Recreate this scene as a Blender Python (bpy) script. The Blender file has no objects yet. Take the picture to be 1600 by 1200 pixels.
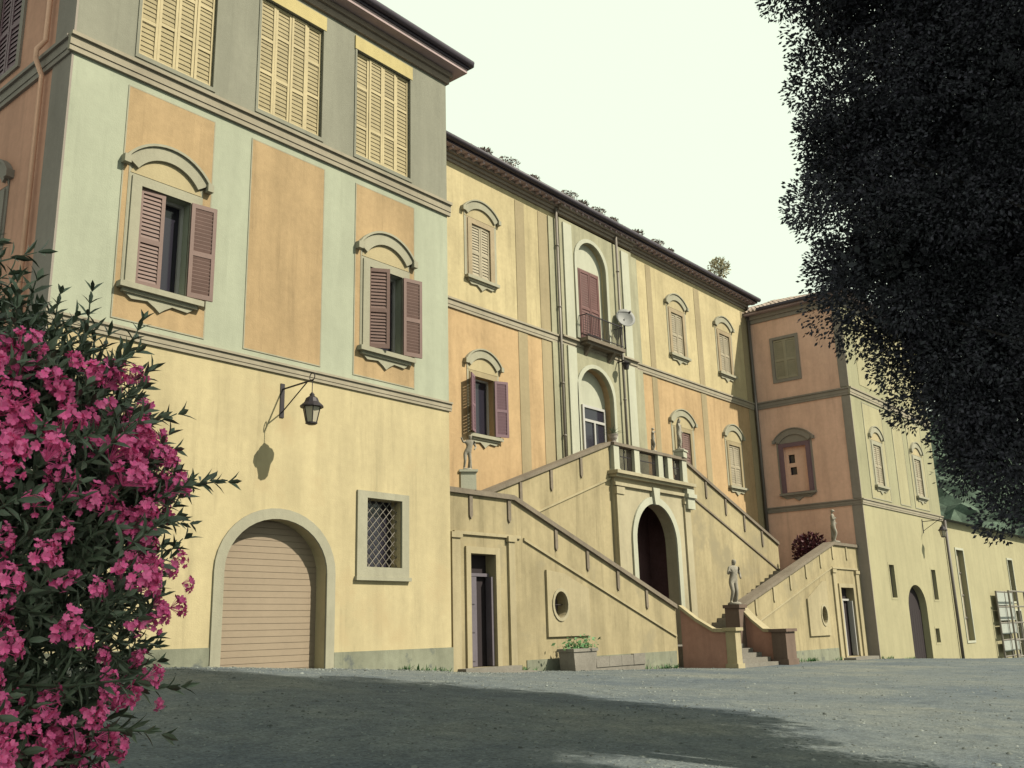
import bpy, bmesh, math, random
import numpy as np
from mathutils import Vector, Matrix
from mathutils.geometry import tessellate_polygon

random.seed(7)
RNG = np.random.default_rng(11)
SC = bpy.context.scene
COL = SC.collection
rad = math.radians

# ------------------------------------------------------------------ camera
def camera():
    yaw, pitch, roll = rad(50.496), rad(14.373), rad(-1.568)
    cy, sy, cp, sp = math.cos(yaw), math.sin(yaw), math.cos(pitch), math.sin(pitch)
    f = Vector((sy * cp, cy * cp, sp))
    r = Vector((cy, -sy, 0))
    u = r.cross(f)
    r2 = math.cos(roll) * r + math.sin(roll) * u
    u2 = -math.sin(roll) * r + math.cos(roll) * u
    cd = bpy.data.cameras.new('camera')
    co = bpy.data.objects.new('camera', cd)
    COL.objects.link(co)
    m = Matrix(((r2.x, u2.x, -f.x, 0), (r2.y, u2.y, -f.y, 0), (r2.z, u2.z, -f.z, 1.6), (0, 0, 0, 1)))
    co.matrix_world = m
    cd.sensor_width = 36
    cd.sensor_fit = 'HORIZONTAL'
    cd.lens = 1505.5 / 1600 * 36
    cd.clip_start = 0.1
    cd.clip_end = 5000
    SC.camera = co
camera()

# ------------------------------------------------------------------ light
SUN_EL, SUN_AZ = rad(42), rad(22)          # azimuth from the facade normal (-Y) towards +X
to_sun = Vector((math.sin(SUN_AZ) * math.cos(SUN_EL), -math.cos(SUN_AZ) * math.cos(SUN_EL), math.sin(SUN_EL)))
sl = bpy.data.lights.new('sun', 'SUN')
sl.energy = 5.0
sl.angle = rad(0.5)
sl.color = (1.0, 0.94, 0.75)
so = bpy.data.objects.new('sun', sl)
COL.objects.link(so)
so.rotation_euler = to_sun.to_track_quat('Z', 'Y').to_euler()

W = bpy.data.worlds.new('World')
SC.world = W
W.use_nodes = True
nt = W.node_tree
nt.nodes.clear()
sky = nt.nodes.new('ShaderNodeTexSky')
sky.sky_type = 'NISHITA'
sky.sun_disc = False
sky.sun_elevation = SUN_EL
sky.sun_rotation = math.pi - SUN_AZ
sky.dust_density = 3.0
mix = nt.nodes.new('ShaderNodeMix')
mix.data_type = 'RGBA'
tco = nt.nodes.new('ShaderNodeTexCoord')
sep = nt.nodes.new('ShaderNodeSeparateXYZ')
veil = nt.nodes.new('ShaderNodeMapRange')                  # haze is thickest towards the horizon
veil.interpolation_type = 'SMOOTHSTEP'
veil.inputs['From Min'].default_value = 0.58
veil.inputs['From Max'].default_value = 1.0
veil.inputs['To Min'].default_value = 0.94
veil.inputs['To Max'].default_value = 0.25
nt.links.new(tco.outputs['Generated'], sep.inputs[0])
nt.links.new(sep.outputs['Z'], veil.inputs['Value'])
nt.links.new(veil.outputs['Result'], mix.inputs['Factor'])
mix.inputs['B'].default_value = (10.25, 11.5, 9.2, 1)      # pale hazy veil over the blue
bg = nt.nodes.new('ShaderNodeBackground')
bg.inputs['Strength'].default_value = 0.063
wo = nt.nodes.new('ShaderNodeOutputWorld')
nt.links.new(sky.outputs['Color'], mix.inputs['A'])
nt.links.new(mix.outputs['Result'], bg.inputs['Color'])
nt.links.new(bg.outputs['Background'], wo.inputs['Surface'])

vs = SC.view_settings
vs.view_transform = 'Standard'
vs.look = 'None'
vs.exposure = 0.6
vs.gamma = 1.0
vs.use_curve_mapping = False

# ------------------------------------------------------------------ helpers
def lin(c):
    c /= 255.0
    return c / 12.92 if c <= 0.04045 else ((c + 0.055) / 1.055) ** 2.4

def A(r, g, b, k=(2.05, 2.07, 1.66)):
    """albedo of a surface that photographs as sRGB r,g,b under irradiance factor k"""
    return tuple(min(0.85, lin(c) / q) for c, q in zip((r, g, b), k))

class MB:
    def __init__(s):
        s.v = []; s.f = []
    def add(s, vs, fs):
        n = len(s.v)
        s.v += [tuple(p) for p in vs]
        s.f += [tuple(i + n for i in f) for f in fs]
    def box(s, x0, y0, z0, x1, y1, z1):
        v = [(x, y, z) for z in (z0, z1) for y in (y0, y1) for x in (x0, x1)]
        s.add(v, [(0, 2, 3, 1), (4, 5, 7, 6), (0, 1, 5, 4), (1, 3, 7, 5), (3, 2, 6, 7), (2, 0, 4, 6)])
    def hexa(s, p):
        s.add(p, [(0, 3, 2, 1), (4, 5, 6, 7), (0, 1, 5, 4), (1, 2, 6, 5), (2, 3, 7, 6), (3, 0, 4, 7)])
    def fbox(s, fr, u0, u1, v0, v1, d0, d1):
        s.hexa([fr(u0, v0, d0), fr(u1, v0, d0), fr(u1, v1, d0), fr(u0, v1, d0),
                fr(u0, v0, d1), fr(u1, v0, d1), fr(u1, v1, d1), fr(u0, v1, d1)])
    def prism(s, fr, poly, d0, d1, holes=(), back=True):
        loops = [list(poly)] + [list(h) for h in holes]
        flat = [p for l in loops for p in l]
        tris = tessellate_polygon([[Vector((p[0], p[1], 0)) for p in l] for l in loops])
        n = len(flat)
        v = [fr(u, w, d1) for u, w in flat] + [fr(u, w, d0) for u, w in flat]
        f = [tuple(t) for t in tris]
        if back:
            f += [tuple(i + n for i in reversed(t)) for t in tris]
        k = 0
        for l in loops:
            m = len(l)
            for i in range(m):
                a, b = k + i, k + (i + 1) % m
                f.append((a, b, b + n, a + n))
            k += m
        s.add(v, f)
    def band(s, fr, outer, inner, d0, d1, closed=False):
        """strip between two polylines of equal length, extruded d0..d1"""
        n = len(outer)
        rng = range(n if closed else n - 1)
        for i in rng:
            j = (i + 1) % n
            o0, o1, i0, i1 = outer[i], outer[j], inner[i], inner[j]
            s.hexa([fr(*i0, d0), fr(*i1, d0), fr(*o1, d0), fr(*o0, d0), fr(*i0, d1), fr(*i1, d1), fr(*o1, d1), fr(*o0, d1)])
    def sweep(s, pts, prof):
        """profile (offset along outward normal (dx,dy), z) swept along plan path"""
        pass
    def tube(s, path, r, seg=6, r2=None, cap=True):
        path = [Vector(p) for p in path]
        rs = r if isinstance(r, (list, tuple)) else [r + ((r2 if r2 is not None else r) - r) * i / max(1, len(path) - 1) for i in range(len(path))]
        rings = []
        for i, p in enumerate(path):
            t = (path[min(i + 1, len(path) - 1)] - path[max(i - 1, 0)]).normalized()
            a = t.orthogonal().normalized() if i == 0 else (rings[-1][1] - t * rings[-1][1].dot(t)).normalized()
            b = t.cross(a)
            rings.append((p, a, b))
        v = []
        for (p, a, b), q in zip(rings, rs):
            v += [p + a * (q * math.cos(2 * math.pi * k / seg)) + b * (q * math.sin(2 * math.pi * k / seg)) for k in range(seg)]
        f = []
        for i in range(len(path) - 1):
            for k in range(seg):
                f.append((i * seg + k, i * seg + (k + 1) % seg, (i + 1) * seg + (k + 1) % seg, (i + 1) * seg + k))
        if cap:
            f += [tuple(range(seg))[::-1], tuple(range((len(path) - 1) * seg, len(path) * seg))]
        s.add(v, f)
    def lathe(s, c, prof, seg=14):
        n = len(prof)
        v = [(c[0] + r * math.cos(2 * math.pi * k / seg), c[1] + r * math.sin(2 * math.pi * k / seg), c[2] + z) for r, z in prof for k in range(seg)]
        f = [(i * seg + k, i * seg + (k + 1) % seg, (i + 1) * seg + (k + 1) % seg, (i + 1) * seg + k) for i in range(n - 1) for k in range(seg)]
        f += [tuple(range(seg))[::-1], tuple(range((n - 1) * seg, n * seg))]
        s.add(v, f)
    def mesh(s, name, m, shift=(0, 0, 0), smooth=False):
        me = bpy.data.meshes.new(name)
        sx, sy, sz = shift
        me.from_pydata([(x - sx, y - sy, z - sz) for x, y, z in s.v], [], s.f)
        if smooth:
            me.shade_smooth()
        if m:
            me.materials.append(m)
        me.update()
        return me

class Fr:
    def __init__(s, P, d, n):
        s.P, s.d, s.n = P, d, n
    def __call__(s, u, v, d=0.0):
        return (s.P[0] + s.d[0] * u + s.n[0] * d, s.P[1] + s.d[1] * u + s.n[1] * d, v)
    def sub(s, u, d, ang):
        """frame hinged at (u,d), turned by ang towards the outside"""
        P = s(u, 0, d)
        c, q = math.cos(ang), math.sin(ang)
        dd = (s.d[0] * c + s.n[0] * q, s.d[1] * c + s.n[1] * q)
        nn = (s.n[0] * c - s.d[0] * q, s.n[1] * c - s.d[1] * q)
        return Fr(P[:2], dd, nn)
def front(y): return Fr((0, y), (1, 0), (0, -1))
def side(x): return Fr((x, 0), (0, 1), (-1, 0))

def rect(u0, v0, u1, v1): return [(u0, v0), (u1, v0), (u1, v1), (u0, v1)]
def arc(uc, v, hw, h, n=14, a0=0, a1=math.pi):
    return [(uc + hw * math.cos(a0 + (a1 - a0) * i / n), v + h * math.sin(a0 + (a1 - a0) * i / n)) for i in range(n + 1)]
def arch(u0, u1, v0, vspring, vtop, n=14):
    uc, hw = (u0 + u1) / 2, (u1 - u0) / 2
    return [(u0, v0), (u1, v0)] + arc(uc, vspring, hw, vtop - vspring, n)

def wloc(p):
    l = Vector((0, 0, 0))
    while p is not None:
        l = l + p.location; p = p.parent
    return l
def root(name, label, cat, loc=(0, 0, 0), group=None):
    o = bpy.data.objects.new(name, None)
    COL.objects.link(o)
    o.location = loc
    o.empty_display_size = 0.3
    tag(o, label, cat, group)
    return o
def tag(o, label, cat, group=None):
    o['label'] = label; o['category'] = cat
    if group: o['group'] = group
    return o
def obj(name, mb, m, parent=None, smooth=False, label=None, kind=None):
    me = mb.mesh(name, m, wloc(parent), smooth)
    o = bpy.data.objects.new(name, me)
    COL.objects.link(o)
    if parent is not None: o.parent = parent
    if label: o['label'] = label
    if kind: o['kind'] = kind
    return o
def inst(name, me, parent, loc, rz=0.0, scale=None, rot=None):
    o = bpy.data.objects.new(name, me)
    COL.objects.link(o)
    o.parent = parent
    o.location = Vector(loc) - wloc(parent)
    if rot is not None:
        o.rotation_mode = 'QUATERNION'; o.rotation_quaternion = rot
    else:
        o.rotation_euler = (0, 0, rz)
    if scale: o.scale = (scale,) * 3
    return o

# ------------------------------------------------------------------ materials
def mat(name, rgb, rough=0.85, var=0.0, scale=1.0, bump=0.0, bscale=40.0, streak=0.0, metallic=0.0, spec=0.3, blotch=None, island=0.0, tint=None):
    m = bpy.data.materials.new(name)
    m.use_nodes = True
    t = m.node_tree
    b = t.nodes['Principled BSDF']
    b.inputs['Roughness'].default_value = rough
    b.inputs['Metallic'].default_value = metallic
    b.inputs['Specular IOR Level'].default_value = spec
    N = t.nodes.new; Lk = t.links.new
    base = N('ShaderNodeRGB'); base.outputs[0].default_value = (*rgb, 1)
    cur = base.outputs[0]
    geo = N('ShaderNodeNewGeometry')
    def noise(sc, det, vec=None, rough_=0.6):
        n = N('ShaderNodeTexNoise')
        n.inputs['Scale'].default_value = sc; n.inputs['Detail'].default_value = det; n.inputs['Roughness'].default_value = rough_
        Lk(vec if vec is not None else geo.outputs['Position'], n.inputs['Vector'])
        return n.outputs['Fac']
    def mul(cur, fac_socket, lo, hi, f0=0.3, f1=0.7):
        mr = N('ShaderNodeMapRange')
        mr.inputs['From Min'].default_value = f0; mr.inputs['From Max'].default_value = f1
        mr.inputs['To Min'].default_value = lo; mr.inputs['To Max'].default_value = hi
        Lk(fac_socket, mr.inputs['Value'])
        vm = N('ShaderNodeVectorMath'); vm.operation = 'SCALE'
        Lk(cur, vm.inputs[0]); Lk(mr.outputs['Result'], vm.inputs['Scale'])
        return vm.outputs['Vector']
    if var:
        cur = mul(cur, noise(0.35 * scale, 5), 1 - var, 1 + var)
        cur = mul(cur, noise(1.6 * scale, 8, rough_=0.7), 1 - var * 0.7, 1 + var * 0.5)
        cur = mul(cur, noise(7.0 * scale, 6), 1 - var * 0.5, 1 + var * 0.5)
    if streak:
        mp = N('ShaderNodeMapping'); mp.inputs['Scale'].default_value = (1.3, 1.3, 0.16)
        Lk(geo.outputs['Position'], mp.inputs['Vector'])
        cur = mul(cur, noise(1.6, 5, mp.outputs['Vector']), 1 + streak * 0.3, 1 - streak, 0.42, 0.75)
        mp2 = N('ShaderNodeMapping'); mp2.inputs['Scale'].default_value = (4.0, 4.0, 0.22)
        Lk(geo.outputs['Position'], mp2.inputs['Vector'])
        cur = mul(cur, noise(1.1, 7, mp2.outputs['Vector'], 0.7), 1.0, 1 - streak * 1.1, 0.55, 0.72)
    if blotch:
        f = noise(blotch[1], 6)
        mr = N('ShaderNodeMapRange'); mr.inputs['From Min'].default_value = blotch[2]; mr.inputs['From Max'].default_value = blotch[2] + 0.1
        Lk(f, mr.inputs['Value'])
        mx = N('ShaderNodeMix'); mx.data_type = 'RGBA'
        mx.inputs['B'].default_value = (*blotch[0], 1)
        Lk(mr.outputs['Result'], mx.inputs['Factor']); Lk(cur, mx.inputs['A'])
        cur = mx.outputs['Result']
    if island:
        cur = mul(cur, geo.outputs['Random Per Island'], 1 - island, 1 + island, 0, 1)
        if tint:
            n2 = N('ShaderNodeMath'); n2.operation = 'FRACT'
            n3 = N('ShaderNodeMath'); n3.operation = 'MULTIPLY'; n3.inputs[1].default_value = 17.3
            Lk(geo.outputs['Random Per Island'], n3.inputs[0]); Lk(n3.outputs[0], n2.inputs[0])
            n4 = N('ShaderNodeMath'); n4.operation = 'MULTIPLY'; n4.inputs[1].default_value = tint[1]
            Lk(n2.outputs[0], n4.inputs[0])
            mx = N('ShaderNodeMix'); mx.data_type = 'RGBA'; mx.inputs['B'].default_value = (*tint[0], 1)
            Lk(n4.outputs[0], mx.inputs['Factor']); Lk(cur, mx.inputs['A'])
            cur = mx.outputs['Result']
    Lk(cur, b.inputs['Base Color'])
    if bump:
        bp = N('ShaderNodeBump'); bp.inputs['Strength'].default_value = bump; bp.inputs['Distance'].default_value = 0.02
        Lk(noise(bscale, 6), bp.inputs['Height']); Lk(bp.outputs['Normal'], b.inputs['Normal'])
    return m

def plaster(name, rgb, var=0.12, streak=0.17, **k):
    return mat(name, rgb, 0.92, var, 1.0, 0.25, 30, streak, spec=0.15, **k)

M = {}
M['yellow'] = plaster('yellow_plaster', A(222, 206, 150), 0.09, 0.16, blotch=(A(212, 192, 138), 0.4, 0.58))
M['yellow_up'] = plaster('pale_yellow_plaster', A(222, 205, 148))
M['salmon'] = plaster('salmon_plaster', A(206, 177, 124))
M['salmon_c'] = plaster('salmon_center_plaster', A(215, 183, 128))
M['pale_green'] = plaster('pale_green_plaster', A(197, 202, 164), 0.06, 0.10)
M['grey_green'] = plaster('grey_green_plaster', A(166, 165, 136), 0.07, 0.12)
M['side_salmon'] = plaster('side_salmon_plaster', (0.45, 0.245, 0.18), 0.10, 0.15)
M['far_side'] = plaster('far_side_salmon_plaster', (0.62, 0.39, 0.31), 0.10, 0.15)
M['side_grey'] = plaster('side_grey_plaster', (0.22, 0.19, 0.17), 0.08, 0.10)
M['stucco_trim'] = plaster('grey_green_trim', A(190, 186, 150), 0.08, 0.10)
M['tan_trim'] = plaster('tan_trim', A(188, 172, 126), 0.08, 0.12)
M['bay'] = plaster('bay_plaster', A(190, 186, 144), 0.10, 0.22)
M['niche'] = plaster('niche_plaster', A(215, 215, 178), 0.06, 0.10)
M['tympanum'] = plaster('tympanum_plaster', A(208, 192, 140), 0.08, 0.10)
M['stair'] = plaster('stair_plaster', A(194, 179, 130), 0.13, 0.26, blotch=(A(178, 166, 124), 0.55, 0.56))
M['stair_trim'] = plaster('stair_trim_plaster', A(202, 188, 140), 0.10, 0.16)
M['flare'] = plaster('flare_plaster', (0.30, 0.165, 0.13), 0.12, 0.16)
M['brown_pier'] = plaster('brown_pier_plaster', (0.12, 0.085, 0.07), 0.12, 0.16)
M['coping'] = mat('weathered_coping_stone', A(150, 138, 112), 0.9, 0.18, 2.0, 0.4, 30, 0.1, spec=0.15)
M['portal'] = plaster('portal_plaster', A(203, 192, 148), 0.10, 0.16)
M['rw_yellow'] = plaster('right_yellow_plaster', A(200, 192, 142), 0.07, 0.10)
M['rw_green'] = plaster('right_green_plaster', A(186, 182, 136), 0.07, 0.12)
M['dado'] = plaster('worn_dado', A(158, 160, 128), 0.16, 0.20, blotch=(A(120, 125, 110), 2.5, 0.58))
M['stone'] = mat('grey_stone', A(158, 152, 130), 0.9, 0.18, 2.5, 0.5, 25, spec=0.15)
M['statue'] = mat('weathered_statue_stone', A(185, 178, 150), 0.9, 0.2, 4.0, 0.4, 30, 0.15, spec=0.15, blotch=(A(110, 100, 80), 5.0, 0.60))
M['shutter_red'] = mat('brown_shutter_paint', A(144, 115, 98), 0.6, 0.10, 3.0, 0.1, 60)
M['shutter_plum'] = mat('plum_shutter_paint', A(150, 118, 118), 0.6, 0.10, 3.0, 0.1, 60)
M['shutter_grey'] = mat('greyed_shutter_paint', A(192, 180, 142), 0.7, 0.12, 3.0, 0.1, 60)
M['shutter_tan'] = mat('tan_shutter_paint', A(186, 166, 122), 0.7, 0.14, 4.0, 0.1, 60)
M['shutter_cream'] = mat('cream_shutter_paint', A(218, 200, 142), 0.7, 0.10, 3.0, 0.1, 60)
M['shutter_panel'] = mat('olive_shutter_board', A(186, 170, 118), 0.75, 0.14, 4.0, 0.1, 60)
M['cream'] = plaster('cream_blind_panel', A(226, 208, 138), 0.06, 0.1)
M['door_red'] = mat('old_red_door_paint', A(128, 88, 78), 0.6, 0.15, 3.0, 0.1, 50)
M['door_plum'] = mat('plum_door_paint', (0.10, 0.085, 0.105), 0.6, 0.12, 3.0, 0.1, 50)
M['door_pale'] = mat('pale_door_paint', A(215, 212, 190), 0.6, 0.06, 3.0)
M['roller'] = mat('beige_roller_slat', A(182, 163, 128), 0.6, 0.06, 2.0, 0.05, 40)
M['glass'] = mat('dark_glass', (0.02, 0.018, 0.028), 0.12, spec=0.5)
M['dark'] = mat('dark_door_and_shade', (0.02, 0.014, 0.017), 0.9)  # near-black for door boards and for interior shade put into a sheet's colour
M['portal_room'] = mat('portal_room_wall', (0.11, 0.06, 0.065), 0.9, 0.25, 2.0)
M['iron'] = mat('dark_iron', (0.03, 0.025, 0.03), 0.55, 0.1, 5.0, metallic=0.4)
M['lead'] = mat('grey_downpipe', A(160, 152, 130), 0.5, 0.08, 3.0, metallic=0.2)
M['pipe_dark'] = mat('dark_downpipe', (0.10, 0.085, 0.08), 0.5, 0.1, 3.0)
M['pipe_rose'] = mat('rose_downpipe', (0.62, 0.36, 0.26), 0.6, 0.08, 3.0)
M['soffit'] = mat('brown_soffit', (0.32, 0.24, 0.25), 0.85, 0.12, 3.0, 0.2, 20)
M['gutter'] = mat('dark_gutter', (0.045, 0.036, 0.05), 0.55, 0.1, 3.0)
M['cornice'] = plaster('cornice_plaster', A(168, 154, 128), 0.08, 0.1)
M['tile'] = mat('roof_tile_clay', (0.25, 0.195, 0.165), 0.9, 0.25, 3.0, 0.4, 25, island=0.25)
M['slate'] = mat('dark_roof_sheet', (0.07, 0.08, 0.08), 0.8, 0.2, 2.0)
M['string'] = plaster('string_course', A(188, 178, 144), 0.1, 0.1)
M['lamp_glass'] = mat('lantern_glass', A(215, 205, 165), 0.25, spec=0.5)
M['dish'] = mat('grey_dish', A(165, 165, 150), 0.6, 0.05, 3.0)
M['white_paint'] = mat('white_paint', A(222, 224, 205), 0.6, 0.06, 3.0)
M['rack_white'] = mat('white_metal', A(205, 210, 185), 0.5, 0.06, 3.0)
M['leaf_oak'] = mat('dark_evergreen_leaf', (0.042, 0.038, 0.054), 0.75, 0.5, 2.6, island=0.5, tint=((0.05, 0.062, 0.062), 0.4), spec=0.2)
M['bark'] = mat('dark_bark', (0.03, 0.025, 0.026), 0.9, 0.25, 4.0, 0.5, 15)
M['leaf_ole'] = mat('oleander_leaf', (0.085, 0.115, 0.08), 0.42, island=0.45, tint=((0.12, 0.15, 0.09), 0.4), spec=0.5)
M['stem'] = mat('oleander_stem', (0.07, 0.065, 0.05), 0.8, 0.2, 5.0)
M['pink'] = mat('pink_petal', (0.86, 0.13, 0.39), 0.6, island=0.25, tint=((0.86, 0.28, 0.48), 0.45), spec=0.2)
M['agave'] = mat('agave_leaf', (0.10, 0.12, 0.085), 0.5, island=0.35)
M['herb'] = mat('bright_herb_leaf', (0.07, 0.16, 0.06), 0.6, island=0.4)
M['weed_brown'] = mat('brown_weed_leaf', (0.19, 0.15, 0.135), 0.8, island=0.4)
M['red_leaf'] = mat('dark_red_leaf', (0.065, 0.016, 0.024), 0.6, island=0.4)
M['dry_leaf'] = mat('dry_weed_leaf', (0.30, 0.27, 0.17), 0.7, island=0.35)
M['pot'] = mat('pale_pot', A(200, 188, 165), 0.85, 0.1, 4.0, 0.2, 25)
M['gravel'] = mat('pale_gravel', (0.125, 0.135, 0.13), 0.95, island=0.55, spec=0.1)
M['hill'] = mat('wooded_hillside', (0.062, 0.085, 0.066), 0.95, 0.45, 0.5, spec=0.1)

# ------------------------------------------------------------------ ground
GX = [-60, 7, 10.7, 13.2, 16.9, 27, 35, 45, 56.5, 80, 200]
GZ = [1.5, 1.22, 1.1, 0.97, 0.70, 0.33, 0.19, -0.05, -0.62, -1.1, -2.0]
def gz(x, y):
    return np.interp(x, GX, GZ) * np.clip(y / 15.5, 0, 1)
def ground():
    xs = np.unique(np.concatenate([np.linspace(-900, -40, 12), np.linspace(-40, 100, 141), np.linspace(100, 1500, 20)]))
    ys = np.unique(np.concatenate([np.linspace(-900, -30, 12), np.linspace(-30, 40, 71), np.linspace(40, 1500, 20)]))
    X, Y = np.meshgrid(xs, ys)
    Z = gz(X, Y) + 0.02 * np.sin(X * 0.9 + Y * 0.4) * np.sin(Y * 0.7 - X * 0.2) * (np.hypot(X - 15, Y - 5) < 60)
    nx, ny = len(xs), len(ys)
    mb = MB()
    mb.v = list(zip(X.ravel().tolist(), Y.ravel().tolist(), Z.ravel().tolist()))
    mb.f = [(j * nx + i, j * nx + i + 1, (j + 1) * nx + i + 1, (j + 1) * nx + i) for j in range(ny - 1) for i in range(nx - 1)]
    m = bpy.data.materials.new('worn_gravel_asphalt')
    m.use_nodes = True
    t = m.node_tree; N = t.nodes.new; L = t.links.new
    b = t.nodes['Principled BSDF']; b.inputs['Roughness'].default_value = 0.95; b.inputs['Specular IOR Level'].default_value = 0.15
    g = N('ShaderNodeNewGeometry')
    def noise(sc, det, r=0.65):
        n = N('ShaderNodeTexNoise'); n.inputs['Scale'].default_value = sc; n.inputs['Detail'].default_value = det; n.inputs['Roughness'].default_value = r
        L(g.outputs['Position'], n.inputs['Vector']); return n.outputs['Fac']
    def ramp(f, stops):
        r = N('ShaderNodeValToRGB'); L(f, r.inputs['Fac'])
        e = r.color_ramp.elements
        e[0].position, e[0].color = stops[0][0], (*stops[0][1], 1)
        e[1].position, e[1].color = stops[-1][0], (*stops[-1][1], 1)
        for p, c in stops[1:-1]:
            x = e.new(p); x.color = (*c, 1)
        return r.outputs['Color']
    def mixc(a, bb, f, mode='MIX'):
        x = N('ShaderNodeMix'); x.data_type = 'RGBA'; x.blend_type = mode
        L(a, x.inputs['A']); L(bb, x.inputs['B'])
        if isinstance(f, float): x.inputs['Factor'].default_value = f
        else: L(f, x.inputs['Factor'])
        return x.outputs['Result']
    c1 = ramp(noise(0.22, 6), [(0.33, (0.076, 0.092, 0.110)), (0.5, (0.106, 0.120, 0.126)), (0.7, (0.152, 0.157, 0.140))])
    c2 = ramp(noise(3.0, 8, 0.75), [(0.3, (0.66, 0.68, 0.72)), (0.7, (1.3, 1.27, 1.22))])
    c = mixc(c1, c2, 1.0, 'MULTIPLY')
    c3 = ramp(noise(22, 5, 0.85), [(0.32, (0.45, 0.45, 0.48)), (0.68, (1.55, 1.55, 1.52))])
    c = mixc(c, c3, 1.0, 'MULTIPLY')
    L(c, b.inputs['Base Color'])
    bp = N('ShaderNodeBump'); bp.inputs['Strength'].default_value = 0.6; bp.inputs['Distance'].default_value = 0.02
    L(noise(30, 8, 0.8), bp.inputs['Height']); L(bp.outputs['Normal'], b.inputs['Normal'])
    o = obj('ground', mb, m, smooth=True)
    o['kind'] = 'structure'
ground()

def litter():
    rng = np.random.default_rng(9)
    n = 40000
    # denser close by, thinning outwards
    az = rad(50.5) + rng.uniform(-.62, .62, n); r = 4.0 + 44 * rng.random(n) ** 1.5
    x, y = r * np.sin(az), r * np.cos(az)
    # a drift of loose gravel lies along the foot of the buildings
    m = 9000
    x[:m] = rng.uniform(7, 60, m); y[:m] = np.where((x[:m] > 17) & (x[:m] < 44.5), 16.45, 15.95) - np.abs(rng.normal(0, 0.75, m)) - .03
    ok = (y < 15.9) | ((x > 17) & (x < 28) & (y < 16.4))
    ok &= ~((x > 28) & (x < 33.3) & (y > 14.6))
    x, y = x[ok], y[ok]; n = len(x)
    z = gz(x, y) + 0.02 * np.sin(x * 0.9 + y * 0.4) * np.sin(y * 0.7 - x * 0.2)
    s = rng.uniform(.005, .014, n) * (1 + rng.random(n) ** 10 * 1.6)
    base = np.array([(-1, -.8, 0), (1, -.7, 0), (.9, .8, 0), (-.8, 1, 0), (-.5, -.4, .9), (.6, -.4, .8), (.45, .5, .95), (-.5, .45, .75)])
    fc = [(4, 5, 6, 7), (0, 1, 5, 4), (1, 2, 6, 5), (2, 3, 7, 6), (3, 0, 4, 7)]
    a = rng.uniform(0, 6.28, n)
    B = base[None] * rng.uniform(.6, 1.3, (n, 8, 3)) * s[:, None, None]
    V = np.empty_like(B)
    V[..., 0] = B[..., 0] * np.cos(a)[:, None] - B[..., 1] * np.sin(a)[:, None] + x[:, None]
    V[..., 1] = B[..., 0] * np.sin(a)[:, None] + B[..., 1] * np.cos(a)[:, None] + y[:, None]
    V[..., 2] = B[..., 2] * .8 + z[:, None] - .002
    F_ = (np.array(fc)[None] + 8 * np.arange(n)[:, None, None]).reshape(-1, 4)
    me = bpy.data.meshes.new('gravel')
    me.vertices.add(8 * n); me.vertices.foreach_set('co', V.astype(np.float32).ravel())
    me.loops.add(F_.size); me.loops.foreach_set('vertex_index', F_.astype(np.int32).ravel())
    me.polygons.add(len(F_)); me.polygons.foreach_set('loop_start', np.arange(0, F_.size, 4, dtype=np.int32))
    me.update(calc_edges=True); me.materials.append(M['gravel'])
    o = bpy.data.objects.new('gravel', me); COL.objects.link(o)
    o['kind'] = 'stuff'; o['label'] = 'loose pale gravel scattered over the forecourt'; o['category'] = 'gravel'
    # weeds rooted in the joint between walls and ground
    mb = MB(); pr = random.Random(8)
    for k in range(420):
        x = pr.uniform(13.5, 57)
        if 28 < x < 33.2 or 17.4 < x < 19.9 or 41.4 < x < 44.3 or 49 < x < 52.2: continue
        if pr.random() > 0.45 + 0.5 * math.sin(x * 1.7): continue
        y = (16.42 if 17 < x < 44.6 else 15.93) - abs(pr.gauss(0, .05)); z = float(gz(x, y))
        for q in range(pr.randint(4, 9)):
            a = pr.uniform(0, 6.28); l = pr.uniform(.05, .2); e = pr.uniform(.6, 1.5); w = .008 + .012 * pr.random()
            c, s_ = math.cos(a), math.sin(a); r1 = l * math.cos(e)
            mb.add([(x - s_ * w, y + c * w, z), (x + s_ * w, y - c * w, z), (x + c * r1 + s_ * w * .6, y + s_ * r1 - c * w * .6, z + l * math.sin(e) * .7), (x + c * r1 * 1.6, y + s_ * r1 * 1.6, z + l * math.sin(e))], [(0, 1, 2, 3)])
    o = obj('weeds', mb, M['herb'], kind='stuff'); o['label'] = 'small green weeds along the foot of the walls'; o['category'] = 'weeds'
litter()

def hills():
    xs = np.linspace(95, 620, 150); ys = np.linspace(-260, 520, 170)
    X, Y = np.meshgrid(xs, ys)
    Z = 92 * np.exp(-(((X - 300) / 95) ** 2 + ((Y - 165) / 75) ** 2)) + 40 * np.exp(-(((X - 380) / 120) ** 2 + ((Y - 40) / 110) ** 2))
    Z += 10 * np.sin(X * 0.03) * np.cos(Y * 0.035) * np.clip((Z) / 30, 0, 1)
    Z += RNG.random(X.shape) * np.clip(Z / 12, 0, 1) * 7.5 - 3
    nx, ny = len(xs), len(ys)
    mb = MB()
    mb.v = list(zip(X.ravel().tolist(), Y.ravel().tolist(), Z.ravel().tolist()))
    mb.f = [(j * nx + i, j * nx + i + 1, (j + 1) * nx + i + 1, (j + 1) * nx + i) for j in range(ny - 1) for i in range(nx - 1)]
    obj('hill', mb, M['hill'])['kind'] = 'structure'
hills()

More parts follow.
